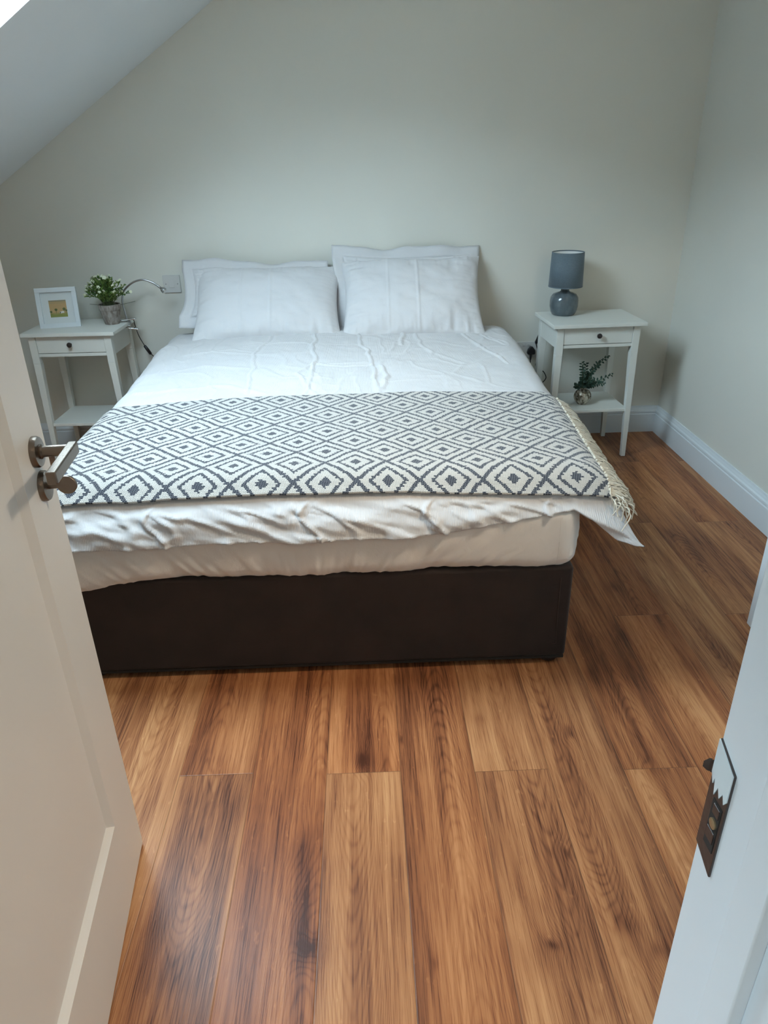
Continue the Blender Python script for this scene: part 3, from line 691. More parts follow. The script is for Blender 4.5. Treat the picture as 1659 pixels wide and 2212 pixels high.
# duvet: one surface function in unrolled coordinates (x', y'), shared by the throw lying on it
FL, RS, RF = -.905, .10, .090
YFRONT = 1.93
_ov = np.linspace(0, .40, 401); _an = np.radians(45)*sstep(0, .12, _ov) + np.radians(26)*sstep(.15, .22, _ov)
_fy = np.concatenate([[0], np.cumsum(np.cos(_an[:-1])*.001)]); _fz = np.concatenate([[0], np.cumsum(np.sin(_an[:-1])*.001)])
def fr_x(y): return .602 + .040*sstep(1.75, 2.7, y)
def base_h(x, y):
    h = .612 + .052*sstep(2.5, 3.5, y) + .012*np.cos(np.clip((x+.13)/.85, -1, 1)*pi/2)
    return h
def drape(xp, yp, amp=1., off=0.):
    xp = np.asarray(xp, float); yp = np.asarray(yp, float)
    xp, yp = np.broadcast_arrays(xp, yp)
    FR = fr_x(yp)
    # sides
    def roll(over, r):
        a = np.clip(over/r, 0, pi/2); ext = np.maximum(over-r*pi/2, 0)
        return (r+off)*np.sin(a)+ext*.10, r*(1-np.cos(a))+ext*.995 - off*(np.cos(a)) , a
    oR = np.maximum(xp-FR, 0); oL = np.maximum(FL-xp, 0); oF = np.maximum(YFRONT-yp, 0)
    rx, rz, ra = roll(oR, RS); lx, lz, la = roll(oL, RS); fa = np.interp(oF, _ov, _an); fy = np.interp(oF, _ov, _fy)+off*np.sin(fa); fz = np.interp(oF, _ov, _fz)-off*np.cos(fa)
    rz = rz+off; lz = lz+off; fz = fz+off
    X = np.clip(xp, FL, FR) + np.where(oR > 0, rx, 0) - np.where(oL > 0, lx, 0)
    Yb = np.maximum(yp, YFRONT) - np.where(oF > 0, fy, 0)
    # corners: the hanging cloth spreads outwards instead of dropping twice
    cr = np.sqrt(np.clip(oR, 0, 1)*np.clip(oF, 0, 1))
    cl = np.sqrt(np.clip(oL, 0, 1)*np.clip(oF, 0, 1))
    sd = np.where(oR > 0, rz, 0)+np.where(oL > 0, lz, 0); fd = np.where(oF > 0, fz, 0)
    drop = np.sqrt(sd*sd+fd*fd+1e-12)
    Z = base_h(np.clip(xp, FL, .66), yp) - drop + off
    return X, Yb, Z, oR, oL, oF, cr, cl
CREASES = [([(-.243,3.62),(-.235,3.25),(-.222,3.02),(-.232,2.86),(-.238,2.62)], .007, .0085), ([(-.42,3.62),(-.455,3.35),(-.50,3.17),(-.48,3.0),(-.46,2.7)], .006, .006),
           ([(-.03,3.62),(-.02,3.35),(.015,3.1),(.030,2.9),(.045,2.62)], .007, .0085), ([(.165,3.6),(.175,3.42),(.165,3.28)], .009, .009), ([(.24,3.6),(.235,3.45),(.26,3.25),(.29,3.15)], .008, .006),
           ([(.40,3.6),(.47,3.4),(.53,3.2),(.60,3.0)], .006, .006), ([(.47,3.6),(.56,3.42),(.63,3.25)], .006, .005), ([(-.23,3.03),(-.1,2.98),(.03,3.0)], .006, .005),
           ([(-.25,3.30),(-.12,3.31),(0,3.29)], .006, .0025), ([(-.55,3.30),(-.40,3.33),(-.26,3.31)], .006, .0025), ([(-.8,3.22),(-.6,3.26),(-.5,3.2)], .010, .003), ([(-.85,3.0),(-.7,3.06),(-.5,3.0)], .012, .003),
           ([(-.22,3.02),(-.29,2.9),(-.23,2.72),(-.16,2.62)], .008, .006), ([(.06,2.98),(.08,2.85),(.05,2.70)], .010, .009), ([(.31,3.12),(.42,3.0),(.36,2.86),(.45,2.75)], .010, .003), ([(-.44,2.98),(-.34,2.86),(-.15,2.84)], .010, .003),
           ([(-.9,2.75),(-.6,2.82),(-.5,2.76),(-.4,2.70)], .014, .004), ([(.1,3.3),(.3,3.34),(.45,3.25)], .012, .003)]
def relief(xp, yp):
    w = fbm(xp*3.1, yp*2.7, 3)*.012 + fbm(xp*9, yp*8+4, 3)*.0065
    rid = 1-np.abs(fbm(xp*6.5+3*fbm(xp*4, yp*4, 1), yp*5.5+9, 2))*4.5; w = w + np.clip(rid, 0, 1)**3*.0035
    jx = fbm(xp*11, yp*11+30, 2)*.022
    for pts, wd, h in CREASES:
        d = seg_dist(xp+jx, yp+jx*.4, pts); w = w + h*np.exp(-(d/wd)**2) - h*.35*np.exp(-(d/(wd*3.2))**2)
    return w
ER = [(-1.05, .250), (-.82, .245), (-.57, .248), (-.133, .240), (.05, .245), (.20, .235), (.40, .205), (.57, .170), (.62, .20), (.66, .25), (.76, .27)]
def duvet():
    R = empty('duvet', (-.15, 2.7, .60)); tag(R, 'crumpled white seersucker duvet spread over the bed beneath the patterned throw', 'duvet')
    nx, ny = 420, 430
    sx = np.linspace(0, 1, nx); sy = np.linspace(0, 1, ny)
    U, V = np.meshgrid(sx, sy, indexing='ij')
    yend = 3.66 + .02*fbm(U*6, U*0, 2)
    yq = 1.70 + 1.95*V
    xr = .602+.157+.02+.10*sstep(1.85, 2.3, yq); xl = FL-.157-.12
    xp = xl + (xr-xl)*U
    ext = np.interp(xp, [e[0] for e in ER], [e[1] for e in ER]) + .012*fbm(xp*5, xp*0+8, 2)
    y0 = YFRONT - ext
    yp = y0 + (yend-y0)*V**1.0
    X, Y, Z, oR, oL, oF, cr, cl = drape(xp, yp)
    under = sstep(2.60, 2.72, yp)      # smooth where the throw lies on it
    rel = relief(xp, yp)
    rr = rel*(.18 + .82*np.maximum(under, np.where(oR+oL > .10, .8, 0)))
    Z = Z + rr*np.clip(1-oF/.12, 0, 1)
    # wrinkled front face: long lateral folds, and package creases
    fold = .010*fbm(xp*5+40, (yp+xp*.25)*34, 3) + .014*fbm(xp*3.2, (yp-xp*.3)*20+7, 2)
    fold += .008*np.clip(1-np.abs(fbm(xp*8+2, (yp+.4*xp)*26, 2))*5, 0, 1)
    for cx_ in (-.60, -.17, .18, .52): fold += .010*np.exp(-((xp-cx_+.03*np.sin(yp*40))/.006)**2)
    k = sstep(.11, .16, oF)
    Y = Y - np.maximum(fold, -.006)*k 
    # small loose folds at the sides
    X = X + np.where(oR > .05, 1, 0)*(.010*fbm(yp*7, oR*9, 2))*sstep(.05, .12, oR)
    # free front right corner: flares outwards to a point
    g = np.exp(-(((xp-xr)/.16)**2 + ((yp-y0)/.16)**2))*sstep(.58, .74, xp)
    tgt = np.array([.752, 1.715, .452])
    X = X + (tgt[0]-X)*g; Y = Y + (tgt[1]-Y)*g; Z = Z + (tgt[2]-Z)*g
    P = np.stack([X, Y, Z], -1)
    o = grid_mesh('duvet_cover', P, M['duvet'], R, np.stack([xp, yp], -1), loc=(-.15, 2.7, .60), thick=.006)
    return o
duvet()

def throw():
    R = empty('throw_blanket', (-.15, 2.2, .63)); tag(R, 'navy and cream diamond patterned woven throw lying across the foot of the bed', 'throw blanket')
    nx, ny = 340, 190
    U, V = np.meshgrid(np.linspace(0, 1, nx), np.linspace(0, 1, ny), indexing='ij')
    def tx(U, V): return (-1.045+.0*V) + (.672+.046*V+1.045)*U
    xp = tx(U, V)
    yb = np.interp(xp, [-1.0, -.5, 0, .4, .7], [1.815, 1.820, 1.820, 1.808, 1.792]) + .004*fbm(xp*9, xp*0, 2)
    ye = np.interp(xp, [-1., -.94, -.5, .3, .72], [2.545, 2.575, 2.618, 2.622, 2.610]) + .003*fbm(xp*7, xp*0+4, 2)
    yp = yb+(ye-yb)*V
    off = .011
    X, Y, Z, oR, oL, oF, cr, cl = drape(xp, yp, off=off)
    Z = Z + relief(xp, yp)*.18*np.clip(1-oF/.12, 0, 1) + .0035*fbm(xp*6, yp*5+50, 2)
    edge = sstep(.0, .03, V); Y = Y - .004*(1-edge)
    P = np.stack([X, Y, Z], -1)
    grid_mesh('blanket_cloth', P, M['throw'], R, np.stack([xp, yp], -1), loc=(-.15, 2.2, .63), thick=.006)
    # knotted fringe down both short ends
    rnd = random.Random(5)
    for side in (1, -1):
        m = MB(); n = 66
        for i in range(n):
            v = (i+.5)/n
            for s in range(7):
                vv = v + rnd.uniform(-.008, .008); L = rnd.uniform(.050, .085); dy = rnd.uniform(-.022, .018)
                u = 1.0 if side > 0 else 0.
                x0 = float(tx(u, vv)); y0 = float(1.795+(2.605-1.795)*vv) if side > 0 else float(1.815+(2.55-1.815)*vv)
                pts = []
                for q in range(7):
                    t = q/6; xx = x0 + side*(L*t-.006); yy = y0 + dy*t + .004*sin(9*t+i+s)
                    a = drape(np.array([xx]), np.array([yy]), off=.012+.016*sin(pi*t*.8)*rnd.uniform(.3, 1.))
                    px, py, pz = float(a[0][0]), float(a[1][0]), float(a[2][0])
                    if side > 0: px += .030*t*t
                    else: px -= .012*t*t
                    pts.append((px+.15, py-2.2, pz-.63))
                m.tube(pts, [.0024, .0024, .0021, .0019, .0017, .0014, .0010], 5)
            # knot
            m.ball(tuple(Vector(pts[0])+Vector((side*.004, 0, .002))), .0052, 6, 4)
        # loose tangle hanging from the front corner
        if side > 0:
            for s in range(16):
                a = drape(np.array([.69+rnd.uniform(-.02, .02)]), np.array([1.80+rnd.uniform(-.03, .03)]), off=.016)
                p = Vector((float(a[0][0]), float(a[1][0]), float(a[2][0]))); e = p + Vector((rnd.uniform(-.02, .04), rnd.uniform(-.06, 0), rnd.uniform(-.05, -.02)))
                mid = (p+e)/2 + Vector((rnd.uniform(-.015, .02), -.012, .018)); pts = spline([p, mid, e], 5)
                m.tube([q-Vector((-.15, 2.2, .63)) for q in pts], .0019, 5)
        f = m.build('fringe', M['fringe'], R); f['kind'] = 'stuff'; f['label'] = 'cream knotted cotton fringe'
throw()

# ------------------------------------------------------------------ pillows
def pillow(name, c, size, T, tilt, yaw, roll, label, flange=0., seed=1, slump=0.):
    """c: centre; size: width, height; leaning back against the wall by tilt (0 = upright)"""
    R = empty(name, c); R.rotation_euler = Euler((pi/2-tilt, roll, yaw), 'XYZ'); tag(R, label, 'pillow', 'white pillows leaning at the head of the bed')
    n, k = 130, 90; w, h = size[0]/2, size[1]/2
    u = np.linspace(-1, 1, n); v = np.linspace(-1, 1, k); U, V = np.meshgrid(u, v, indexing='ij')
    for side in (1, -1):
        pass
    def surf(side):
        e = 1-np.abs(U)**2.6; g = 1-np.abs(V)**2.4
        th = T/2*np.sqrt(np.clip(e, 0, 1))**1.15*np.sqrt(np.clip(g, 0, 1))**1.15
        X = w*U*(1-.065*(1-V*V)**1*np.abs(U)**3); Y = h*V*(1-.085*(1-U*U)*np.abs(V)**3)
        wr = .018*fbm(U*2.6+seed, V*2.2+seed*3, 3)*np.minimum(1, 4*np.minimum(e, g))
        # gathers running in from the seams
        gx = .013*fbm(U*16+seed, V*1.6, 2)*np.exp(-((1-np.abs(V))/.30)**2) + .010*fbm(V*14+seed, U*1.5, 2)*np.exp(-((1-np.abs(U))/.25)**2)
        cre = .005*(np.exp(-((U-.05-.01*seed)/.012)**2) + .7*np.exp(-((U+.33)/.010)**2))*np.clip(e*g*3, 0, 1)
        Z = side*(th + (wr+gx+cre)*np.clip(4*np.minimum(e, g), 0, 1)) 
        Y = Y - slump*(1-V)*.5*np.abs(U)**2
        return np.stack([X, Y, Z], -1)
    a = surf(1); b = surf(-1)
    # stitch both faces in one closed mesh
    P = np.concatenate([a, b[::-1]], 0)
    o = grid_mesh('pillowcase', P, M['pillow'], R)
    if flange:
        m = MB(); per = [(t, -1) for t in np.linspace(-1, 1, 80)] + [(1, t) for t in np.linspace(-1, 1, 50)][1:] + [(t, 1) for t in np.linspace(1, -1, 80)][1:] + [(-1, t) for t in np.linspace(1, -1, 50)][1:-1]
        vs = []; NQ = 5
        for (pu, pv) in per:
            fx = w*pu*(1-.065*(1-pv*pv)*abs(pu)**3); fy = h*pv*(1-.085*(1-pu*pu)*abs(pv)**3)
            ox = pu if abs(pu) == 1 else 0; oy = pv if abs(pv) == 1 else 0
            for q in range(NQ):
                t = q/(NQ-1); s = pu*w*14 + pv*h*14
                z = t*.014*sin(s*.9+seed) + t*.009*sin(s*2.3+seed*2); rr = flange*t*(1+.05*sin(s*1.1+seed))
                inset = .012*(1-t)
                vs.append((fx*(1-inset)+ox*rr, fy*(1-inset)+oy*rr, z))
        N = len(per); f = [(i*NQ+q, i*NQ+q+1, ((i+1) % N)*NQ+q+1, ((i+1) % N)*NQ+q) for i in range(N) for q in range(NQ-1)]
        m.add(vs, f, True); fo = m.build('flange', M['pillow'], R)
        s = fo.modifiers.new('solid', 'SOLIDIFY'); s.thickness = .003
    return R
pillow('pillow', (-.478, 3.640, .800), (.73, .46), .17, radians(48), .02, .01, 'white plain pillow in front on the left half of the bed', 0., 1)
pillow('pillow', (-.548, 3.715, .838), (.62, .25), .10, radians(32), .04, .05, 'white flanged pillow behind the plain one on the left half', .055, 2)
pillow('pillow', (.235, 3.635, .812), (.70, .48), .18, radians(46), -.02, -.01, 'white plain pillow in front on the right half of the bed, beside the lamp side', 0., 3)
pillow('pillow', (.215, 3.710, .825), (.64, .40), .10, radians(32), -.02, .01, 'white flanged pillow behind the plain one on the right half', .055, 4)

# ------------------------------------------------------------------ table lamp
def table_lamp():
    p = Vector((1.012, 3.700, .700)); R = empty('table_lamp', p); tag(R, 'grey-blue table lamp with glazed ceramic base and drum shade', 'lamp')
    prof = [(.001, 0), (.052, 0), (.058, .004), (.066, .020), (.071, .045), (.071, .070), (.068, .088), (.058, .102), (.040, .110), (.026, .114), (.021, .118), (.020, .128), (.021, .138), (.001, .139)]
    MB().lathe(prof, 56, (0, 0, 0), False).build('lamp_base', M['ceramic'], R)
    MB().lathe([(.014, .137), (.014, .165), (.001, .166)], 20, (0, 0, 0), False).build('lamp_holder', M['plate'], R)
    z0, z1, r0, r1 = .140, .300, .083, .078
    m = MB(); m.lathe([(r0, z0), (r1, z1)], 64, (0, 0, 0), False); sh = m.build('lamp_shade', M['shade'], R)
    s = sh.modifiers.new('solid', 'SOLIDIFY'); s.thickness = .0012; s.offset = 1
    m = MB(); m.lathe([(r1-.0012, z1-.001), (r0-.0012, z0+.001)], 64, (0, 0, 0), False); m.build('shade_lining', M['shade_in'], sh)
    for r, z in ((r0, z0), (r1, z1)): m = MB(); m.lathe([(r-.0015, z-.002), (r+.0015, z-.002), (r+.0015, z+.003), (r-.0015, z+.003), (r-.0015, z-.002)], 64, (0, 0, 0), False); m.build('shade_rim', M['shade'], sh)
    m = MB()
    for k in range(3):
        a = k*2*pi/3+.4; m.tube([(.013*cos(a), .013*sin(a), .160), (r0*cos(a)*.98, r0*sin(a)*.98, .168)], .0012, 6)
    m.build('shade_carrier', M['chrome'], sh)
    # flex with its in-line switch and black three-pin plug
    w = lambda x, y, z: Vector((x, y, z)) - p
    m = MB(); m.tube([Vector(q) for q in spline([w(1.028, 3.765, .706), w(1.02, 3.805, .69), w(.985, 3.835, .63), w(.950, 3.838, .590), w(.938, 3.838, .578)], 8)], .0026, 8)
    m.tube(spline([w(.916, 3.835, .525), w(.930, 3.836, .479), w(.937, 3.836, .43), w(.923, 3.834, .409), w(.939, 3.832, .377), w(.967, 3.832, .370), w(.985, 3.835, .33), w(.95, 3.835, .30), w(.91, 3.832, .34), w(.896, 3.832, .385), w(.890, 3.825, .440), w(.890, 3.822, .470)], 8), .0026, 8)
    m.build('lamp_flex', M['cord'], R)
    m = MB(); m.tube([w(.940, 3.836, .583), w(.936, 3.834, .572), w(.927, 3.832, .548), w(.918, 3.834, .530), w(.915, 3.835, .523)], [.006, .011, .012, .010, .005], 12, .75); m.build('flex_switch', M['black'], R)
    m = MB(); pr = [(-.022, -.012), (-.018, -.019), (.018, -.019), (.022, -.012), (.018, .006), (.006, .022), (-.006, .022), (-.018, .006)]
    m.prism(pr, 'y', -.014, .010); m.xf(Matrix.Translation(w(.893, 3.836, .486)))
    i0 = len(m.v); m.tube([w(.892, 3.828, .468), w(.891, 3.828, .452), w(.890, 3.826, .436)], [.007, .0055, .004], 10)
    m.build('plug', M['black'], R, .003, 2)
table_lamp()

# ------------------------------------------------------------------ wall plates
def socket(name, x, z, label):
    R = empty(name, (x, YW, z)); tag(R, label, 'socket', 'double wall sockets behind the bed')
    m = MB(); m.box(-.073, .073, -.008, 0, -.043, .043); m.build('socket_plate', M['plate'], R, .002)
    for s in (-1, 1):
        h = MB()
        h.box(s*.036-.0018, s*.036+.0018, -.0087, -.0075, .006, .014)
        h.box(s*.036-.013, s*.036-.007, -.0087, -.0075, -.014, -.010); h.box(s*.036+.007, s*.036+.013, -.0087, -.0075, -.014, -.010)
        h.build('socket_slots', M['plate_dark'], R)
        k = MB(); k.box(s*.013-.006, s*.013+.006, -.0115, -.0078, .020, .034); k.build('rocker', M['plate'], R, .001)
socket('wall_socket', .866, .487, 'white double socket low on the back wall with the black plug in it')
socket('wall_socket', -1.012, .494, 'white double socket near the left nightstand, partly hidden by the duvet')
def light_switch():
    R = empty('light_switch', (-.986, YW, .879)); tag(R, 'white light switch on the back wall beside the left pillow', 'light switch')
    MB().box(-.0435, .0435, -.009, 0, -.0435, .0435).build('switch_plate', M['plate'], R, .0025, 3)
    m = MB(); m.prism([(-.009, -.017), (-.0125, -.017), (-.0095, .017), (-.009, .017)], 'x', -.0125, .0125); m.build('rocker', M['plate'], R, .0008, 1)
    for s in (-1, 1): MB().lathe([(.001, 0), (.0032, 0), (.003, .0012), (.001, .0014)], 12, (s*.030, -.009, 0), False, Matrix.Rotation(pi/2, 3, 'X')).build('screw', M['screw'], R)
light_switch()

# ------------------------------------------------------------------ clip lamps
def clamp(R, m_root, o, ang):
    """sprung chrome clip gripping a horizontal board at o, its jaws pointing along ang"""
    c = empty('clamp', o, ang); c.parent = R; c.scale = (1.45, 1.25, 1.25); c.location.x -= .012
    m = MB(); m.prism([(-.050, .004), (-.048, .008), (.040, .0135), (.045, .0125), (.045, .0085), (-.050, .0025)], 'y', -.0125, .0125)
    m.build('upper_jaw', M['chrome'], c, .001, 2)
    m = MB(); m.prism([(-.018, -.0205), (-.006, -.021), (.045, -.034), (.050, -.032), (.048, -.029), (-.004, -.0175)], 'y', -.0125, .0125)
    m.build('lower_jaw', M['chrome'], c, .001, 2)
    m = MB()
    pts = [(.018+.007*cos(a), -.013+26*1e-3*(a/(2*pi*4)), -.006+.009*sin(a)) for a in np.linspace(0, 2*pi*4, 80)]
    m.tube(pts, .0013, 6); m.build('spring', M['chrome_dark'], c)
    m = MB(); m.box(-.012, .012, -.010, .010, -.0172, -.0150); m.build('grip_pad', M['black'], c)
    return c
def clip_lamp():
    o = Vector((-1.215, 3.725, NL['H']+.0005)); R = empty('clip_lamp', o); tag(R, 'chrome gooseneck clip lamp clamped to the left nightstand edge', 'lamp')
    clamp(R, o, (0, 0, 0), .12)
    w = lambda x, z, y=3.725: Vector((x, y, z)) - o
    neck = spline([w(-1.204, .730), w(-1.208, .765), w(-1.212, .815), w(-1.200, .860), w(-1.180, .885), w(-1.140, .911), w(-1.093, .920), w(-1.050, .907), w(-1.022, .888)], 8)
    MB().tube(neck, .0046, 10).build('gooseneck', M['chrome_dark'], R)
    e = w(-1.022, .888); d = Vector((.68, -.12, -.55)).normalized()
    m = MB(); m.lathe([(.001, -.006), (.0048, -.006), (.0055, 0), (.0055, .009), (.0046, .010), (.0055, .012), (.0055, .016), (.011, .021), (.0145, .030), (.0148, .036), (.012, .037), (.001, .0372)], 28, (0, 0, 0), False)
    m.xf(Matrix.Translation(e) @ d.to_track_quat('Z', 'Y').to_matrix().to_4x4()); h = m.build('lamp_head', M['chrome_dark'], R)
    m = MB(); m.lathe([(.001, .0374), (.0085, .0374), (.006, .0395), (.001, .0405)], 20, (0, 0, 0), False); m.xf(Matrix.Translation(e) @ d.to_track_quat('Z', 'Y').to_matrix().to_4x4()); m.build('lens', M['glass_white'], h)
    m = MB(); m.tube(spline([w(-1.178, .728, 3.735), w(-1.182, .715, 3.76), w(-1.190, .691, 3.79), w(-1.183, .631, 3.80), w(-1.160, .575, 3.80)], 8), .0022, 8)
    m.tube(spline([w(-1.138, .538, 3.80), w(-1.118, .515, 3.805), w(-1.083, .497, 3.81), w(-1.04, .48, 3.815), w(-1.0, .47, 3.83), w(-.985, .478, 3.846)], 8), .0022, 8)
    m.build('lamp_flex', M['cord'], R)
    m = MB(); a, b = w(-1.163, .580, 3.80), w(-1.135, .532, 3.80); m.tube([a, a+(b-a)*.08, a+(b-a)*.5, a+(b-a)*.92, b], [.005, .0095, .0105, .0095, .005], 10, .8); m.build('flex_switch', M['black'], R)
    m = MB(); m.prism([(-.020, -.019), (.020, -.019), (.020, .006), (.006, .022), (-.006, .022), (-.020, .006)], 'y', -.022, 0); m.xf(Matrix.Translation(w(-.976, .489, 3.849))); m.build('plug', M['black'], R, .003)
clip_lamp()
def clip_lamp_low():
    # second clip lamp, hung on the shelf side of the right nightstand, only its clamp shows
    o = onR(.020, .285, .340); R = empty('clip_lamp', o); tag(R, 'folded chrome clip lamp clamped on the right nightstand leg beneath the socket', 'lamp')
    c = empty('clamp', (-.030, .01, 0), .25); c.parent = R
    m = MB(); m.box(-.030, .018, -.012, .012, .010, .014); m.build('upper_jaw', M['chrome'], c, .001)
    m = MB(); m.box(-.030, .018, -.012, .012, -.012, -.008); m.build('lower_jaw', M['chrome'], c, .001)
    m = MB(); m.tube([(-.018+.006*cos(a), -.010+.02*a/20, .001+.008*sin(a)) for a in np.linspace(0, 20, 60)], .0013, 6); m.build('spring', M['chrome_dark'], c)
    m = MB(); m.tube(spline([(-.055, .0, -.01), (-.040, -.006, -.030), (.0, -.012, -.022), (.03, 0.006, -.015), (.06, .02, -.05), (.06, .02, -.077)], 8), .0026, 8); m.build('lamp_flex', M['cord'], R)
clip_lamp_low()

# ------------------------------------------------------------------ picture frame
def picture_frame():
    S = .190; R = empty('picture_frame', (-1.503, 3.625, NL['H'])); R.rotation_euler = (0, 0, radians(11)); tag(R, 'white square picture frame with a small country scene standing on the nightstand', 'picture frame')
    t = Matrix.Rotation(radians(-13), 4, 'X')
    def up(m): return m.xf(t)
    h = S/2; b = .021
    m = MB()
    for (x0, x1, z0, z1) in ((-h, h, 0, b), (-h, h, S-b, S), (-h, -h+b, b, S-b), (h-b, h, b, S-b)): m.box(x0, x1, 0, .024, z0, z1)
    up(m).build('frame', M['trim'], R, .001)
    m = MB(); m.box(-h+b-.001, h-b+.001, .013, .017, b-.001, S-b+.001); up(m).build('mount_board', M['mat_board'], R)
    ps = .040; m = MB(); m.box(-ps, ps, .0122, .0131, S/2-ps-.004, S/2+ps-.004); P = up(m).build('picture', M['picture'], R)
    z0 = S/2-ps-.004
    m = MB(); m.box(-ps+.003, ps-.003, .0116, .0121, z0+.066, z0+.0675); m.box(-ps, ps, .0116, .0121, z0+.073, z0+.0795); up(m).build('printed_border', M['pic_band'], P)
    for (x, z, r) in ((-.035, .026, .0055), (-.011, .035, .0065), (.027, .037, .007), (.036, .030, .005)):
        m = MB(); m.prism([(x+r*cos(a)*(1+.15*sin(5*a)), z0+z+r*sin(a)) for a in np.linspace(0, 2*pi, 16)[:-1]], 'y', .0116, .0121)
        m.box(x-.0009, x+.0009, .0117, .0121, z0+z-r-.010, z0+z-r+.001); up(m).build('printed_tree', M['pic_tree'], P)
    for (x, z, r) in ((.010, .021, .0055), (.019, .023, .006)):
        m = MB(); m.prism([(x+r*1.3*cos(a), z0+z+r*.8*sin(a)) for a in np.linspace(0, 2*pi, 16)[:-1]], 'y', .0114, .0120); up(m).build('printed_sheep', M['pic_sheep'], P)
    m = MB(); m.prism([(.004, z0+.019), (.009, z0+.017), (.011, z0+.021), (.006, z0+.025)], 'y', .0111, .0119); up(m).build('printed_dog', M['pic_dark'], P)
    m = MB(); m.box(-.02, .02, .0, .003, 0, .12); m.xf(Matrix.Translation((0, .100, 0)) @ Matrix.Rotation(radians(14), 4, 'X')); m.build('easel_back', M['mat_board'], R)
picture_frame()

# ------------------------------------------------------------------ flowering plant in the grey pot
def leaf_quad(m, p, d, n, L, W, fold=.25):
    d = d.normalized(); s = d.cross(n).normalized(); n = s.cross(d).normalized()
    q = [p, p+d*L*.35+s*W*.5+n*W*fold, p+d*L*.75+s*W*.4+n*W*fold, p+d*L - n*L*.08, p+d*L*.75-s*W*.4+n*W*fold, p+d*L*.35-s*W*.5+n*W*fold, p+d*L*.35, p+d*L*.75]
    m.add(q, [(0, 6, 1), (1, 6, 7, 2), (2, 7, 3), (3, 7, 4), (4, 7, 6, 5), (5, 6, 0)], True)
def potted_plant():
    rnd = random.Random(11); H = NL['H']
    R = empty('potted_plant', (-1.268, 3.690, H)); tag(R, 'bushy green plant with small white flowers in a weathered grey-brown pot', 'potted plant')
    prof = [(.001, 0), (.034, 0), (.036, .004), (.049, .066), (.050, .070), (.052, .071), (.053, .094), (.052, .096), (.047, .096), (.046, .085), (.001, .084)]
    MB().lathe(prof, 40, (0, 0, 0), False).build('pot', M['pot'], R)
    MB().lathe([(.045, .086), (.03, .092), (.001, .093)], 24, (0, 0, 0), False).build('moss', M['soil'], R)
    st = MB(); lf = MB(); tips = []
    for i in range(74):
        az = rnd.uniform(0, 2*pi); el = rnd.uniform(.05, 1.0)**.8
        rad = .105*sin(el*1.45)+.01; hh = .112+.125*cos(el*1.35)*rnd.uniform(.8, 1.)
        base = Vector((rnd.uniform(-.02, .02), rnd.uniform(-.02, .02), .088)); e = Vector((rad*cos(az), rad*sin(az)*.62, hh+.0))
        mid = (base+e)/2 + Vector((0, 0, .018)); pts = spline([base, mid, e], 5); st.tube(pts, .0011, 5)
        for q in range(13):
            t = .2+.8*q/12; k = min(int(t*(len(pts)-1)), len(pts)-2); p = pts[k]; d = (pts[k+1]-pts[k]).normalized()
            o = Vector((rnd.uniform(-1, 1), rnd.uniform(-1, 1), rnd.uniform(-.4, .8))); dd = (d*.7+o*.8)
            leaf_quad(lf, p, dd, Vector((rnd.uniform(-.5, .5), rnd.uniform(-.5, .5), 1)), rnd.uniform(.015, .024), rnd.uniform(.008, .012))
        tips.append(e)
    st.build('stems', M['stem'], R); fo = lf.build('foliage', M['leaf'], R)
    fm = MB()
    for k in range(5):
        a = 2*pi*k/5; leaf_quad(fm, Vector((0, 0, 0)), Vector((cos(a), sin(a), .35)), Vector((0, 0, 1)), .0075, .0062, .2)
    fm.ball((0, 0, .002), .0017, 6, 4)
    f0 = fm.build('flower', M['flower'], R); first = True
    front = [t for t in tips if t.y < .03]
    for i, t in enumerate(front[:38]):
        o = f0 if first else f0.copy()
        if not first: COL.objects.link(o)
        first = False; o.parent = R; o.location = t + Vector((0, -.003, .006)); s = rnd.uniform(1.0, 1.6); o.scale = (s, s, s)
        o.rotation_euler = (rnd.uniform(.3, 1.4), rnd.uniform(-.5, .5), rnd.uniform(0, 6))
    # long low twigs reaching out sideways from the rim
    for x, z, y in ((-.095, .098, 0), (.125, .103, .02)):
        MB().tube(spline([(0, 0, .088), (x*.5, y*.5, .092), (x, y, z)], 6), .0010, 5).build('twig', M['stem'], R)
potted_plant()

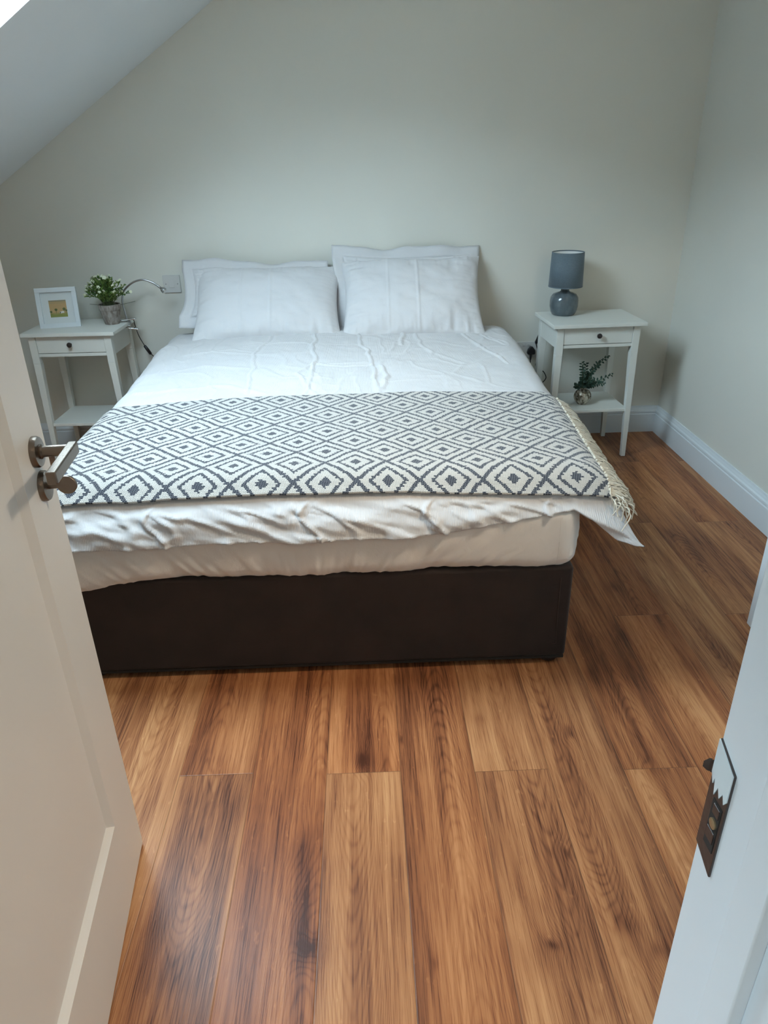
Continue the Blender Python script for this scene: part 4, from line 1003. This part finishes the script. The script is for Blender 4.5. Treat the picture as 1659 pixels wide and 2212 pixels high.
# ------------------------------------------------------------------ vase and eucalyptus sprigs on the lower shelf
def vase():
    zs = .262; c = onR(.222, .135, zs); R = 0.045
    prof = [(.001, 0), (.018, 0), (.024, .002)]
    for k in range(1, 20):
        a = -pi/2 + .55 + (pi-.95)*k/19.; prof.append((.0445*cos(a), .041+.0425*sin(a)))
    prof += [(.0165, .083), (.0175, .088), (.0165, .0885), (.0150, .083), (.0145, .080)]
    prof = [p for p in prof]
    V = MB().lathe(prof, 48, (0, 0, 0), False).build('vase', M['mercury']); V.location = c
    tag(V, 'round mercury glass bud vase on the lower shelf of the right nightstand', 'vase')
    mo = c + Vector((0, 0, .082)); rnd = random.Random(4)
    tips = [((1.088, .490), 'thin upright eucalyptus sprig at the left of the vase', 9), ((1.118, .478), 'rounded leafy eucalyptus sprig rising from the middle of the vase', 9), ((1.180, .482), 'fan leaved eucalyptus sprig leaning slightly right from the vase', 10),
            ((1.226, .508), 'tallest eucalyptus sprig reaching up towards the drawer', 13), ((1.252, .420), 'wide arching eucalyptus sprig pointing to the right leg', 10), ((1.215, .375), 'low eucalyptus sprig spreading just above the vase on its right', 9), ((1.070, .362), 'short drooping eucalyptus sprig hanging low beside the left leg', 8),
            ((1.155, .410), 'dense short eucalyptus sprig in the heart of the bunch', 8)]
    for i, ((tx_, tz_), lab, nl) in enumerate(tips):
        tip = Vector((tx_, c.y-.01+rnd.uniform(-.03, .02), tz_)); S = empty('eucalyptus_sprig', mo+Vector((rnd.uniform(-.006, .006), rnd.uniform(-.006, .006), -.03)))
        tag(S, lab, 'sprig', 'eucalyptus sprigs in the vase'); b = Vector((0, 0, 0)); e = tip-S.location
        up = Vector((0, 0, 1)); mid = b + Vector((e.x*.35, e.y*.4, e.z*.60)) if tz_ > .4 else b+Vector((e.x*.5, e.y*.5, e.z*.85))
        pts = spline([b, b+Vector((e.x*.05, 0, min(.045, e.z*.6))), mid, e], 8)
        MB().tube(pts, [.0016-.0009*k/(len(pts)-1) for k in range(len(pts))], 6).build('stem', M['stem'], S)
        m = MB(); n = len(pts)
        for q in range(nl*3):
            t = .34+.66*q/(nl*3-1); k = min(int(t*(n-1)), n-2); f = t*(n-1)-k; p = pts[k].lerp(pts[k+1], f); d = (pts[min(k+1, n-1)]-pts[k]).normalized()
            s = d.cross(Vector((0, -1, 0))).normalized(); L = (.027-.012*(t-.34)/.66)*rnd.uniform(.85, 1.15)
            sg = (-1, 1, 0)[q % 3]
            if sg == 0: dd = d*.5+Vector((rnd.uniform(-.6, .6), rnd.choice((-1, 1)), rnd.uniform(-.2, .5)))
            else: dd = s*sg*.95+d*.45+Vector((0, rnd.uniform(-.4, .4), 0))
            leaf_quad(m, p, dd, Vector((0, -.7, .7)), L, L*.62, .15)
        m.build('leaves', M['euc'], S)
vase()
